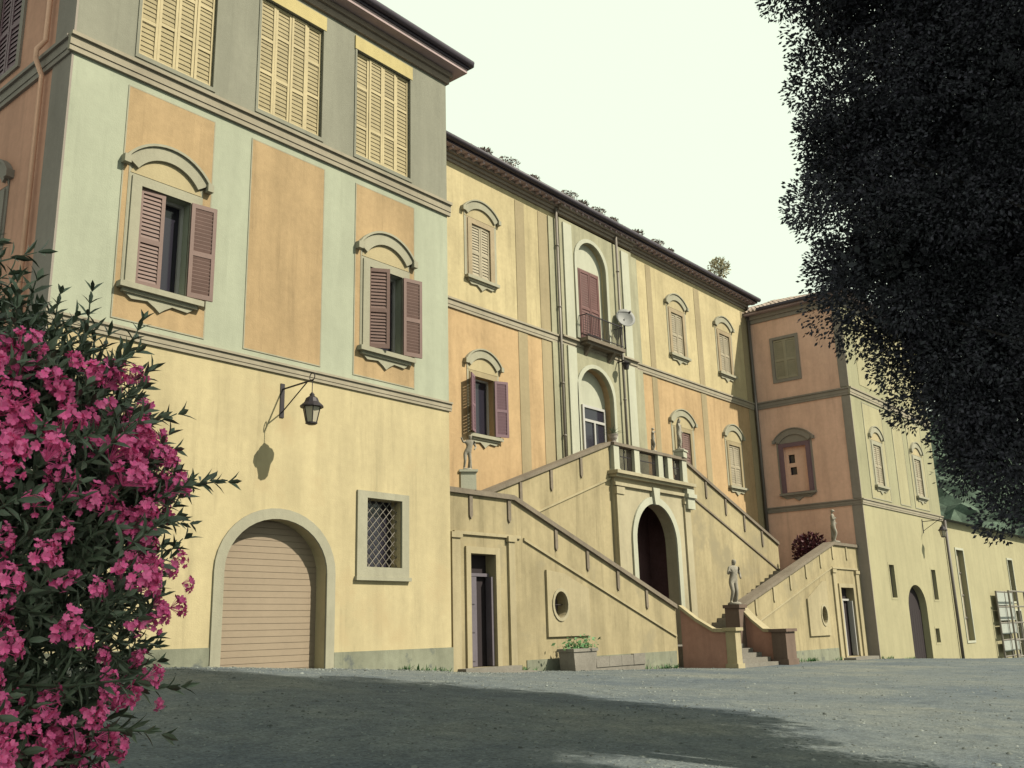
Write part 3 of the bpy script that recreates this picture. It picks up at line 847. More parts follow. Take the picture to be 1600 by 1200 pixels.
    g = MB(); g.fbox(f, x0, x1 + 0.38, zt + 0.02, zt + 0.2, 0.46, 0.50); obj('fascia', g, M['gutter'], t)
    g = MB(); g.tube([(x0, y0 - 0.59, zt + 0.17), (x1 + 0.4, y0 - 0.59, zt + 0.17)], 0.11, 10)
    obj('gutter', g, M['gutter'], t, True)
    r = MB()
    r.add([(x0, y0 - 0.5, zt + 0.2), (x1 + 0.4, y0 - 0.5, zt + 0.2), (x1 + 0.4, 26, zt + 1.75), (x0, 26, zt + 1.75), (x1 + 0.4, yb + 0.6, zt + 0.2), (x0, yb + 0.6, zt + 0.2)], [(0, 1, 2, 3), (3, 2, 4, 5), (0, 5, 4, 1)])
    obj('roof', r, M['tile'], t)
    # first courses of barrel tiles at the eave
    tl = MB()
    for k in range(int((x1 + 0.4 - x0) / 0.22)):
        u = x0 + 0.11 + k * 0.22
        for c_ in range(3):
            y_a = y0 - 0.58 + c_ * 0.42; z_a = zt + 0.215 + (y_a - y0 + 0.58) * 0.29
            j = random.uniform(-0.025, 0.025); jz = random.uniform(-0.01, 0.025)
            tube_tile(tl, u + j * 0.4, y_a + j, z_a + jz, 0.44, 0.085, 0.29)
    obj('roof_tiles', tl, M['tile'], t, kind='stuff')

def tube_tile(mb, x, y, z, L, r, slope, dirx=0.0, diry=1.0):
    n = 5
    v = []
    for e, (rr) in ((0, r), (1, r * 0.82)):
        for i in range(n + 1):
            a = math.pi * i / n
            px, pz = rr * math.cos(a), rr * math.sin(a)
            bx, by = x + dirx * L * e, y + diry * L * e
            v.append((bx - diry * px, by + dirx * px, z + slope * L * e + pz))
    f = [(i, i + 1, n + 2 + i, n + 1 + i) for i in range(n)] + [tuple(range(n + 1)), tuple(range(n + 1, 2 * n + 2))[::-1]]
    mb.add(v, f)
centre()

# ================================================================== RIGHT WING
def right_wing():
    x0, x1, y0, yb = 44.64, 56.5, 16.0, 31.0
    t = root('villa_wing', 'far wing of the villa with shaded salmon side wall and dark arched doorway', 'villa wing', (x0, y0, -0.3))
    F = front(y0); S = side(x0)
    door = arch(49.25, 52.0, -2.0, 2.2, 3.30, 14)
    sl1, sl2, box = rect(47.1, 2.65, 47.78, 4.18), rect(53.4, 2.6, 54.1, 4.13), rect(52.85, 0.45, 53.5, 1.15)
    w = MB(); w.prism(F, rect(x0, -2.2, x1, 6.95), -0.4, 0.0, [door, sl1, sl2, box]); obj('ground_floor_wall', w, M['rw_yellow'], t)
    ops = [rect(47.35 - 0.52, 7.95, 47.35 + 0.52, 9.95), rect(53.4 - 0.52, 7.95, 53.4 + 0.52, 9.95)]
    w = MB(); w.prism(F, rect(x0, 6.95, x1, 12.2), -0.4, 0.0, ops); obj('first_floor_wall', w, M['rw_green'], t)
    w = MB(); w.prism(F, rect(x0, 12.2, x1, 17.0), -0.4, 0.0, []); obj('attic_wall', w, M['rw_green'], t)
    up = rect(18.42, 13.42, 19.60, 15.50); lo = rect(18.45, 7.75, 19.6, 9.98)
    w = MB(); w.prism(S, rect(y0 + 0.4, -2.2, yb, 17.0), -0.4, 0.0, [up, lo]); obj('side_wall', w, M['far_side'], t)
    w = MB(); w.box(x1 - 0.4, y0 + 0.4, -2.2, x1, yb - 0.4, 17.0); w.box(x0, yb - 0.4, -2.2, x1, yb, 17.0); obj('rear_wall', w, M['yellow_up'], t)
    w = MB(); w.fbox(S, y0 - 0.001, y0 + 0.5, -2.2, 6.85, -0.02, 0.03); w.fbox(S, y0 - 0.001, y0 + 0.42, 7.15, 12.05, -0.02, 0.03); w.fbox(S, y0 - 0.001, y0 + 0.42, 12.5, 16.8, -0.02, 0.03)
    obj('corner_strip', w, M['side_grey'], t)
    w = MB(); string(w, S, y0 + 0.0, y0 + 4.86, 12.08, 12.44, 0.13); obj('string_course', w, M['side_grey'], t)
    w = MB(); string(w, S, y0 + 0.0, y0 + 4.86, 6.85, 7.12, 0.12); obj('string_course', w, M['side_grey'], t)
    w = MB(); string(w, F, x0 - 0.1, x1 + 0.1, 12.09, 12.45, 0.12); obj('string_course', w, M['string'], t)
    w = MB(); string(w, F, x0 - 0.1, x1 + 0.1, 6.86, 7.13, 0.11); obj('string_course', w, M['string'], t)
    for a, b in ((46.05, 48.6), (50.0, 51.5), (52.3, 54.6)):
        hole = ops[0] if a < 47 else (ops[1] if a > 52 else None)
        w = MB(); w.prism(F, rect(a, 7.3, b, 11.9), -0.005, 0.015, [hole] if hole else []); obj('wall_panel', w, M['rw_yellow'], t)
        w = MB(); w.prism(F, rect(a - 0.05, 7.25, b + 0.05, 11.95), -0.005, 0.025, [rect(a, 7.3, b, 11.9)]); obj('panel_border', w, M['stucco_trim'], t)
        w = MB(); w.prism(F, rect(a, 12.8, b, 16.5), -0.005, 0.015); obj('wall_panel', w, M['rw_yellow'], t)
    for uc in (47.35, 53.4):
        hooded_window(F, t, uc, 7.95, 9.95, 1.04, 0.9, 10.4, 0.46, 0.2, 0.03, 0.03, M['shutter_grey'], sash=False)
    # side windows
    wn = MB(); wn.prism(S, rect(18.26, 13.28, 19.76, 15.64), -0.01, 0.05, [up]); wu = obj('window', wn, M['side_grey'], t)
    shutter(S, wu, 18.43, -0.03, 0.04, 0.58, 13.44, 15.48, M['shutter_grey'], False); shutter(S, wu, 19.59, -0.03, 0.04, 0.58, 13.44, 15.48, M['shutter_grey'], True)
    p = MB(); p.fbox(S, 18.3, 19.7, 13.3, 15.6, -0.35, -0.3); obj('pane', p, M['glass'], wu)
    wl = hooded_window(S, t, 19.02, 7.75, 9.98, 1.15, 0.98, 10.36, 0.5, 0.2, None, None, M['shutter_plum'], M['shutter_plum'], M['side_grey'], M['side_grey'], sash=False, hood_t=0.28)
    bl = MB(); bl.prism(S, rect(18.44, 7.74, 19.61, 9.99), -0.2, -0.14, [rect(19.1, 9.2, 19.42, 9.62), rect(19.05, 8.62, 19.38, 9.0)])
    obj('blind_panel', bl, M['far_side'], wl)
    # front openings
    d = MB(); d.prism(F, arch(49.15, 52.1, -2.0, 2.2, 3.4), -0.44, -0.34); do = obj('arched_door', d, M['dark'], t)
    for i in range(8):
        u = 49.27 + i * 0.341
        b = MB(); b.fbox(F, u, u + 0.325, -1.2, 2.1, -0.335, -0.315); obj('door_board', b, M['dark'], do)
    for r_ in (sl1, sl2, box):
        (a, b_), (c, d_) = r_[0], r_[2]
        g = MB(); g.prism(F, rect(a - 0.1, b_ - 0.1, c + 0.1, d_ + 0.1), -0.01, 0.012, [r_]); wo_ = obj('window', g, M['rw_yellow'], t)
        p = MB(); p.fbox(F, a - 0.03, c + 0.03, b_ - 0.03, d_ + 0.03, -0.36, -0.3); obj('pane', p, M['glass'], wo_)
        q = MB()
        for k in (1, 2): q.tube([F(a + (c - a) * k / 3, b_, -0.1), F(a + (c - a) * k / 3, d_, -0.1)], 0.014, 5)
        obj('grille', q, M['iron'], wo_)
    p = MB(); p.tube([(x1 + 0.1, y0 - 0.12, 6.9), (x1 + 0.1, y0 - 0.12, -1.2)], 0.085, 8); obj('downpipe', p, M['pipe_dark'], t, True)
    # eaves and tiled hip roof
    o = 0.5
    c = MB(); c.box(x0 - 0.16, y0 - 0.16, 16.8, x1 + 0.16, yb + 0.1, 17.0); c.box(x0 - 0.08, y0 - 0.08, 16.6, x1 + 0.08, yb + 0.05, 16.799)
    obj('cornice', c, M['side_grey'], t)
    c = MB(); c.box(x0 - o + 0.04, y0 - o + 0.04, 17.001, x1 + o, yb + o, 17.09); obj('soffit', c, M['soffit'], t)
    g = MB(); g.tube([(x0 - o - 0.05, 20.05, 17.16), (x0 - o - 0.05, y0 - o - 0.05, 17.16), (x1 + o, y0 - o - 0.05, 17.16)], 0.09, 8); obj('gutter', g, M['gutter'], t)
    xm = (x0 + x1) / 2; zr = 19.7
    r = MB(); r.add([(x0 - o, y0 - o, 17.1), (x1 + o, y0 - o, 17.1), (x1 + o, yb, 17.1), (x0 - o, yb, 17.1), (xm, y0 + 6, zr), (xm, yb - 4, zr)], [(0, 1, 4), (1, 2, 5, 4), (2, 3, 5), (3, 0, 4, 5), (0, 3, 2, 1)])
    obj('roof', r, M['tile'], t)
    tl = MB(); sl_ = (zr - 17.1) / (xm - x0 + o)
    for k in range(28):
        y = y0 - o + 0.15 + k * 0.22
        L = min(xm - x0 + o, (y - y0 + o) / (6 + o) * (xm - x0 + o))
        nseg = int(L / 0.45)
        for c_ in range(max(1, nseg)):
            tube_tile(tl, x0 - o - 0.04 + c_ * 0.45, y + random.uniform(-.01, .01), 17.115 + c_ * 0.45 * sl_ + random.uniform(0, .015), 0.47, 0.085, sl_, 1.0, 0.0)
    obj('roof_tiles', tl, M['tile'], t, kind='stuff')
right_wing()
lantern_bracket((53.0, 16.0, 6.6), 'small black wall lantern above the dark arched doorway of the far wing', 1.0)

# ================================================================== STAIRCASE
def staircase():
    t = root('double_staircase', 'grand double ramp staircase of ochre plaster climbing to a balustraded terrace', 'staircase', (30.8, 16.5, 0.3))
    yf, yu = 16.5, 19.0
    F = front(yf); U = front(yu)
    xL, xR = 16.95, 44.62
    kL, eL, kR, eR = 19.88, 28.02, 41.71, 32.55
    zk, ze = 5.0, 2.16
    # front parapet walls with door and oval openings
    dl = rect(18.14, 0.75, 19.10, 3.52)
    def oval(uc, vc, a, b): return [(uc + a * math.cos(q), vc + b * math.sin(q)) for q in np.linspace(0, 2 * math.pi, 20, endpoint=False)]
    ovl = oval(21.78, 2.27, 0.31, 0.36); ovr = oval(39.92, 1.9, 0.28, 0.36)
    dr = rect(42.05, 0.15, 43.5, 3.06)
    w = MB(); w.prism(F, [(xL, -0.8), (eL, -0.8), (eL, ze), (kL, zk), (xL, zk)], -0.32, 0.0, [dl, ovl]); obj('ramp_wall', w, M['stair'], t)
    w = MB(); w.prism(F, [(eR, -0.8), (xR, -0.8), (xR, zk - 0.12), (kR, zk - 0.12), (eR, ze)], -0.32, 0.0, [dr, ovr]); obj('ramp_wall', w, M['stair'], t)
    def coping(fr, pts, d0, d1, th=0.13, name='coping'):
        m = MB()
        for (a, b) in zip(pts, pts[1:]):
            m.hexa([fr(a[0], a[1], d0), fr(b[0], b[1], d0), fr(b[0], b[1] + th, d0), fr(a[0], a[1] + th, d0),
                    fr(a[0], a[1], d1), fr(b[0], b[1], d1), fr(b[0], b[1] + th, d1), fr(a[0], a[1] + th, d1)])
        return obj(name, m, M['coping'], t)
    coping(F, [(xL, zk), (kL, zk), (eL, ze)], -0.38, 0.09)
    coping(F, [(eR, ze), (kR, zk - 0.12), (xR, zk - 0.12)], -0.38, 0.09)
    # sloping string and the little ribs between it and the coping
    def sl(u, side_): return zk + (u - kL) * (ze - zk) / (eL - kL) if side_ == 'L' else ze + (u - eR) * (zk - 0.12 - ze) / (kR - eR)
    w = MB()
    def slopeband(mb, fr, a, b, drop, th, d, fn):
        mb.hexa([fr(a, fn(a) - drop - th, 0.0), fr(b, fn(b) - drop - th, 0.0), fr(b, fn(b) - drop, 0.0), fr(a, fn(a) - drop, 0.0),
                 fr(a, fn(a) - drop - th, d), fr(b, fn(b) - drop - th, d), fr(b, fn(b) - drop, d), fr(a, fn(a) - drop, d)])
    fL = lambda u: sl(u, 'L'); fR = lambda u: sl(u, 'R')
    slopeband(w, F, 20.3, 27.95, 0.84, 0.07, 0.05, fL)
    w.fbox(F, 17.55, 20.15, zk - 1.02, zk - 0.94, 0.0, 0.06)
    obj('sloping_string', w, M['stair_trim'], t)
    w = MB(); slopeband(w, F, eR + 0.1, 41.3, 0.84, 0.07, 0.05, fR); w.fbox(F, 41.35, 44.3, zk - 1.15, zk - 1.07, 0.0, 0.06)
    obj('sloping_string', w, M['stair_trim'], t)
    for u in (18.2, 19.72, 21.74, 23.22, 24.75, 26.3):
        top = min(fL(u) if u > kL else zk, zk) - 0.005
        m = MB(); m.fbox(F, u - 0.06, u + 0.06, top - 0.52, top - 0.02, -0.005, 0.045); m.prism(F, [(u - 0.06, top - 0.52), (u + 0.06, top - 0.52), (u, top - 0.62)], -0.005, 0.045)
        obj('rib', m, M['coping'], t)
    for u in (33.8, 35.4, 37.0, 38.6, 40.2, 41.6, 43.2):
        top = (fR(u) if u < kR else zk - 0.12) - 0.005
        m = MB(); m.fbox(F, u - 0.06, u + 0.06, top - 0.52, top - 0.02, -0.005, 0.045); m.prism(F, [(u - 0.06, top - 0.52), (u + 0.06, top - 0.52), (u, top - 0.62)], -0.005, 0.045)
        obj('rib', m, M['stair_trim'], t)
    # pilasters flanking the doors
    for a, b, z0, z1 in ((17.45, 17.75, 0.0, 4.0), (19.62, 19.86, 0.0, 4.0), (41.3, 41.62, -0.3, 3.8), (43.95, 44.3, -0.3, 3.8)):
        m = MB(); m.fbox(F, a, b, z0 - 0.3, z1, -0.004, 0.07); m.fbox(F, a - 0.05, b + 0.05, z1 - 0.12, z1 + 0.02, -0.003, 0.11)
        obj('pilaster', m, M['stair_trim'], t)
    # doors
    for op, mleaf, half in ((dl, M['door_plum'], True), (dr, M['door_pale'], False)):
        (a, b), (c, d) = op[0], op[2]
        m = MB(); m.prism(F, [(a - 0.17, b), (a, b), (a, d), (c, d), (c, b), (c + 0.17, b), (c + 0.17, d + 0.17), (a - 0.17, d + 0.17)], -0.004, 0.06)
        do = obj('doorway', m, M['stair_trim'], t)
        m = MB(); m.fbox(F, a + 0.02, c - 0.02, d - 0.55, d - 0.47, -0.24, -0.18); obj('transom', m, mleaf, do)
        m = MB(); m.fbox(F, a + 0.001, c - 0.001, b, d, -0.317, -0.30); obj('interior_shade_sheet', m, M['dark'], do)  # dark sheet closing the opening; shade of a deep room put into its colour
        lw = (c - a) / 2
        m = MB(); m.fbox(F, a + 0.01, a + lw * 0.92, b + 0.02, d - 0.56, -0.22, -0.17)
        for k in range(3):
            z = b + 0.15 + k * (d - 0.7 - b) / 3
            m.fbox(F, a + 0.1, a + lw * 0.92 - 0.08, z, z + (d - 0.9 - b) / 3, -0.171, -0.15)
        obj('door_leaf', m, mleaf, do)
        f2 = Fr(F(c - 0.03, 0, -0.27)[:2], (-1, 0), (0, -1)).sub(0, 0, rad(80))
        m = MB(); m.fbox(f2, 0.0, 0.24, b + 0.02, d - 0.56, -0.025, 0.025); obj('door_leaf', m, mleaf, do)
    # oval windows in raised square panels
    for ov, pl in ((ovl, rect(21.2, 1.42, 23.15, 3.05)), (ovr, [(38.38, 1.08), (40.47, 1.08), (40.47, 3.3), (40.1, 3.3), (38.38, 2.55)])):
        us = [p[0] for p in ov]
        if pl[0][0] < 30: pl = [(21.2, 1.42), (23.15, 1.42), (23.15, 2.72), (22.0, 3.12), (21.2, 3.2)]
        m = MB(); m.prism(F, pl, -0.004, 0.07, [ov]); po = obj('oval_panel', m, M['stair_trim'], t)
        uc = (min(us) + max(us)) / 2; vs_ = [p[1] for p in ov]; vc = (min(vs_) + max(vs_)) / 2
        out = [(uc + (u - uc) * 1.25, vc + (v - vc) * 1.25) for u, v in ov]
        m = MB(); m.band(F, out, ov, 0.069, 0.1, True); obj('oval_frame', m, M['portal'], po)
        g = MB(); g.fbox(F, uc - 0.4, uc + 0.4, vc - 0.5, vc + 0.5, -0.31, -0.27); obj('pane', g, M['glass'], po)
        q = MB(); q.tube([F(uc, vc - 0.36, -0.1), F(uc, vc + 0.36, -0.1)], 0.012, 5); q.tube([F(uc - 0.3, vc, -0.09), F(uc + 0.3, vc, -0.09)], 0.012, 5); obj('grille', q, M['iron'], po)
    # ---- lower flights behind the parapets
    for sgn, a, b, top in ((1, 27.6, 20.2, 4.0), (-1, 33.6, 41.4, 3.88)):
        n = 17
        for k in range(n):
            m = MB()
            u0 = a + (b - a) * k / n; u1 = a + (b - a) * (k + 1) / n
            z = 1.05 + (top - 1.05) * (k + 1) / n
            m.box(min(u0, u1), yf + 0.33, -0.8, max(u0, u1), yu - 0.01, z)
            obj('step', m, M['stone'], t)
        m = MB()
        m.box(*( (xL, yf + 0.33, -0.8, 20.2, 20.86, top) if sgn > 0 else (41.4, yf + 0.33, -0.8, xR, 20.86, top)))
        obj('landing', m, M['stone'], t)
    # ---- upper walls
    cL, cR = 28.4, 33.6
    up0 = 5.05
    for poly in ([(20.2, -0.5), (cL, -0.5), (cL, 7.95), (20.2, up0)], [(cR, -0.5), (41.7, -0.5), (41.7, up0), (cR, 7.95)]):
        m = MB(); m.prism(U, poly, -0.3, 0.0); obj('upper_ramp_wall', m, M['stair'], t)
    coping(U, [(20.2, up0), (cL, 7.95)], -0.36, 0.08); coping(U, [(cR, 7.95), (41.7, up0)], -0.36, 0.08)
    fUL = lambda u: up0 + (u - 20.2) * (7.95 - up0) / (cL - 20.2); fUR = lambda u: up0 + (41.7 - u) * (7.95 - up0) / (41.7 - cR)
    m = MB(); slopeband(m, U, 20.3, cL - 0.02, 1.15, 0.07, 0.05, fUL); obj('sloping_string', m, M['stair_trim'], t)
    m = MB(); slopeband(m, U, cR + 0.25, 41.6, 1.15, 0.07, 0.05, fUR); obj('sloping_string', m, M['coping'], t)
    for fn, us in ((fUL, (21.6, 23.3, 24.9, 26.6)), (fUR, (35.3, 36.9, 38.5, 40.1))):
        for u in us:
            m = MB(); tp = fn(u) - 0.005; m.fbox(U, u - 0.06, u + 0.06, tp - 0.62, tp - 0.03, -0.005, 0.05); m.prism(U, [(u - 0.06, tp - 0.62), (u + 0.06, tp - 0.62), (u, tp - 0.74)], -0.005, 0.05)
            obj('rib', m, M['coping'], t)
    for a, b in ((20.4, 28.4), (41.5, 33.6)):
        n = 18
        for k in range(n):
            m = MB()
            u0 = a + (b - a) * k / n; u1 = a + (b - a) * (k + 1) / n
            m.box(min(u0, u1), yu + 0.31, 0.0, max(u0, u1), 20.86, 4.0 + 3.0 * (k + 1) / n)
            obj('step', m, M['stone'], t)
    # ---- central block with portal
    B = front(18.86)
    portal = arch(29.6, 32.4, 0.2, 4.62, 6.04, 20)
    m = MB(); m.prism(B, rect(cL, -0.6, cR, 6.8), -0.45, 0.0, [portal]); obj('portal_wall', m, M['portal'], t)
    m = MB(); m.box(cL + 0.02, 19.32, 6.7, cR - 0.02, 20.86, 7.0); obj('terrace_floor', m, M['stone'], t)
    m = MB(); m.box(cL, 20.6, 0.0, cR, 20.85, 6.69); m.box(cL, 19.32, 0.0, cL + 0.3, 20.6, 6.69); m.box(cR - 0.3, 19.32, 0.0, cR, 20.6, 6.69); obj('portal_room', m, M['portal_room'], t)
    m = MB()
    inn = [(29.6, 0.2)] + list(reversed(arc(31.0, 4.62, 1.4, 1.42, 22))) + [(32.4, 0.2)]
    out = [(29.33, 0.2)] + list(reversed(arc(31.0, 4.62, 1.67, 1.68, 22))) + [(32.67, 0.2)]
    m.band(B, out, inn, -0.004, 0.07); obj('portal_arch', m, M['niche'], t)
    m = MB(); m.prism(B, [(30.86, 6.0), (31.14, 6.0), (31.24, 6.62), (30.76, 6.62)], 0.0, 0.16); obj('keystone', m, M['niche'], t)
    for a, b in ((28.42, 28.86), (33.12, 33.56)):
        m = MB(); m.fbox(B, a, b, -0.5, 6.45, -0.003, 0.08); m.fbox(B, a - 0.04, b + 0.04, 6.2, 6.45, -0.002, 0.12); obj('pilaster', m, M['portal'], t)
    m = MB(); m.fbox(B, cL - 0.05, cR + 0.05, 6.5, 6.62, -0.01, 0.1); m.fbox(B, cL - 0.12, cR + 0.12, 6.8, 6.9, -0.5, 0.2); m.fbox(B, cL - 0.18, cR + 0.18, 6.9, 7.02, -0.5, 0.3)
    obj('terrace_cornice', m, M['portal'], t)
    for s_ in (0,):
        m = MB(); m.fbox(B, 33.2, 33.75, 6.02, 6.82, 0.0, 0.2); m.fbox(B, 33.15, 33.8, 6.45, 6.6, 0.0, 0.28); obj('console', m, M['niche'], t)
    # balustrade: piers, rails and iron bars
    bal = MB(); bal.fbox(B, cL + 0.02, cR - 0.02, 7.95, 8.06, -0.28, 0.08); bo = obj('balustrade', bal, M['coping'], t)
    for u in (28.6, 29.95, 31.6, 32.3, 33.4):
        m = MB(); m.fbox(B, u - 0.17, u + 0.17, 7.02, 7.95, -0.24, 0.04); m.fbox(B, u - 0.2, u + 0.2, 7.02, 7.12, -0.26, 0.06); obj('pier', m, M['niche'], bo)
    m = MB(); m.fbox(B, cL + 0.1, cR - 0.1, 7.1, 7.14, -0.12, -0.08); m.fbox(B, cL + 0.1, cR - 0.1, 7.6, 7.63, -0.115, -0.085)
    for u in np.arange(28.85, 33.3, 0.075): m.fbox(B, u, u + 0.022, 7.03, 7.95, -0.11, -0.09)
    obj('iron_bars', m, M['iron'], bo)
    # ---- flared walls at the foot, piers and steps
    def flare(P0, P1, z0, z1, gnd, th):
        d = Vector((P1[0] - P0[0], P1[1] - P0[1])); L = d.length; d /= L
        fr = Fr(P0, (d.x, d.y), (d.y, -d.x) if d.x * 0 - 1 * d.y > 0 else (d.y, -d.x))
        # outward towards -X
        n = (-abs(d.y), -abs(d.x) * (1 if d.y < 0 else -1))
        fr = Fr(P0, (d.x, d.y), (d.y, -d.x) if d.y < 0 else (-d.y, d.x))
        m = MB(); m.prism(fr, [(0, -0.8), (L, -0.8), (L, z1), (L * 0.72, z1 + 0.02), (L * 0.35, z1 + (z0 - z1) * 0.45), (0, z0)], -th, 0.0)
        o = obj('flared_wall', m, M['flare'], t)
        m = MB()
        pts = [(-0.02, z0), (L * 0.35, z1 + (z0 - z1) * 0.45), (L * 0.72, z1 + 0.02), (L, z1)]
        for a, b in zip(pts, pts[1:]):
            m.hexa([fr(a[0], a[1], -th - 0.06), fr(b[0], b[1], -th - 0.06), fr(b[0], b[1] + 0.11, -th - 0.06), fr(a[0], a[1] + 0.11, -th - 0.06),
                    fr(a[0], a[1], 0.06), fr(b[0], b[1], 0.06), fr(b[0], b[1] + 0.11, 0.06), fr(a[0], a[1] + 0.11, 0.06)])
        obj('coping', m, M['stair_trim'], t)
    flare((28.28, 16.48), (28.58, 15.05), ze, 1.38, 0.3, 0.3)
    flare((32.5, 16.48), (32.3, 15.2), ze, 1.32, 0.2, 0.32)
    def pier(x0_, y0_, x1_, y1_, z1, m_):
        m = MB(); m.box(x0_, y0_, -0.8, x1_, y1_, z1); m.box(x0_ - 0.05, y0_ - 0.05, -0.8, x1_ + 0.05, y1_ + 0.05, 0.42)
        m.box(x0_ - 0.07, y0_ - 0.07, z1, x1_ + 0.07, y1_ + 0.07, z1 + 0.1); obj('pier', m, m_, t)
    pier(28.56, 14.72, 28.92, 15.06, 1.42, M['stair_trim']); pier(32.2, 14.7, 32.95, 15.22, 1.33, M['brown_pier'])
    m = MB(); m.box(32.05, 16.3, -0.5, 32.55, 16.85, 2.18); m.box(32.0, 16.25, 2.18, 32.6, 16.9, 2.3); obj('pedestal', m, M['brown_pier'], t)
    for k in range(5):
        m = MB(); m.box(28.9 if k > 0 else 28.75, 15.0 + k * 0.32, -0.5, 32.2, 15.32 + k * 0.32 if k < 4 else 18.84, 0.36 + k * 0.15); obj('step', m, M['stone'], t)
    for k, (u0, u1) in enumerate(((17.35, 19.95), (17.6, 19.7))):
        m = MB(); m.fbox(F, u0, u1, -0.3, 0.62 + 0.13 * k if k else 0.62, 0.0, 0.62 - 0.28 * k); obj('step', m, M['stone'], t)
    m = MB(); m.fbox(F, 41.5, 44.2, -0.6, 0.12, 0.0, 0.6); obj('step', m, M['stone'], t)
    for q in ((20.3, 27.9, 0.85), (33.2, 41.2, 0.55)):
        m = MB(); m.fbox(F, q[0], q[1], -0.7, q[2], -0.01, 0.025); obj('dado', m, M['dado'], t)
staircase()

# ================================================================== OUTBUILDING
def outbuilding():
    x0, x1, y0 = 56.75, 88.0, 16.05
    t = root('outbuilding', 'low pale yellow outbuilding with tall windows beyond the far wing', 'outbuilding', (x0, y0, -0.8))
    F = front(y0)
    ops = [rect(58.45, 0.4, 59.85, 5.4), rect(69.7, 2.6, 70.9, 5.25), rect(69.9, -2.0, 71.3, 2.0)]
    w = MB(); w.prism(F, rect(x0, -2.6, x1, 6.95), -0.4, 0.0, ops); w.box(x0, y0 + 0.4, -2.6, x0 + 0.3, 26, 6.95); w.box(x1 - 0.3, y0 + 0.4, -2.6, x1, 26, 6.95); w.box(x0, 25.7, -2.6, x1, 26.0, 6.95)
    obj('wall', w, M['rw_yellow'], t)
    for r_ in ops:
        (a, b), (c, d) = r_[0], r_[2]
        g = MB(); g.prism(F, rect(a - 0.12, b - 0.12, c + 0.12, d + 0.12), -0.01, 0.04, [r_]); o = obj('window', g, M['niche'], t)
        p = MB(); p.fbox(F, a - 0.03, c + 0.03, b - 0.03, d + 0.03, -0.3, -0.26); obj('pane', p, M['shutter_grey'] if b > 0 and c < 62 else M['glass'], o)
        q = MB(); n = 4 if d - b > 3 else 2
        for k in range(1, n): q.fbox(F, a, c, b + (d - b) * k / n - 0.04, b + (d - b) * k / n + 0.04, -0.25, -0.2)
        q.fbox(F, (a + c) / 2 - 0.04, (a + c) / 2 + 0.04, b, d, -0.25, -0.195); obj('glazing_bar', q, M['lead'], o)
    r = MB(); r.add([(x0 - 0.1, y0 - 0.4, 6.95), (x1, y0 - 0.4, 6.95), (x1, 21, 8.5), (x0 - 0.1, 21, 8.5), (x1, 26.3, 6.95), (x0 - 0.1, 26.3, 6.95)], [(0, 1, 2, 3), (3, 2, 4, 5), (0, 5, 4, 1), (0, 3, 5), (1, 4, 2)])
    obj('roof', r, M['slate'], t)
outbuilding()

def rack():
    x0, x1, y = 64.6, 68.4, 15.75
    g = float(gz(66, y))
    t = root('metal_rack', 'white metal rack of pale panels standing before the outbuilding', 'rack', (66, y, g))
    f = MB()
    for x in (x0, (x0 + x1) / 2, x1):
        for yy in (y, y - 0.7): f.tube([(x, yy, g), (x, yy, g + 4.0)], 0.06, 6)
    for z in (0.15, 1.1, 2.1, 3.05, 3.95):
        for yy in (y, y - 0.7): f.tube([(x0, yy, g + z), (x1, yy, g + z)], 0.05, 6)
    obj('frame', f, M['lead'], t)
    for k, z in enumerate((0.45, 1.45, 2.25, 3.15)):
        for (a, b) in ((x0 + 0.06, (x0 + x1) / 2 - 0.06), ((x0 + x1) / 2 + 0.06, x1 - 0.06)):
            p = MB(); p.box(a, y - 0.02, g + z, b, y + 0.02, g + z + (0.62 if k < 2 else 0.78)); obj('panel', p, M['rack_white'], t)
rack()

# ================================================================== SMALL THINGS
def skin_figure(name, joints, edges, radii, m, parent, sub=2):
    me = bpy.data.meshes.new(name)
    me.from_pydata(joints, edges, [])
    o = bpy.data.objects.new(name, me)
    COL.objects.link(o)
    md = o.modifiers.new('skin', 'SKIN')
    for i, r in enumerate(radii):
        rr = r if isinstance(r, tuple) else (r, r)
        me.skin_vertices[0].data[i].radius = rr
    me.skin_vertices[0].data[0].use_root = True
    s = o.modifiers.new('sub', 'SUBSURF'); s.levels = sub; s.render_levels = sub
    dg = bpy.context.evaluated_depsgraph_get()
    nm = bpy.data.meshes.new_from_object(o.evaluated_get(dg))
    bpy.data.objects.remove(o)
    nm.name = name
    nm.materials.clear(); nm.materials.append(m)
    nm.shade_smooth()
    r = bpy.data.objects.new(name, nm)
    COL.objects.link(r)
    r.parent = parent
    return r

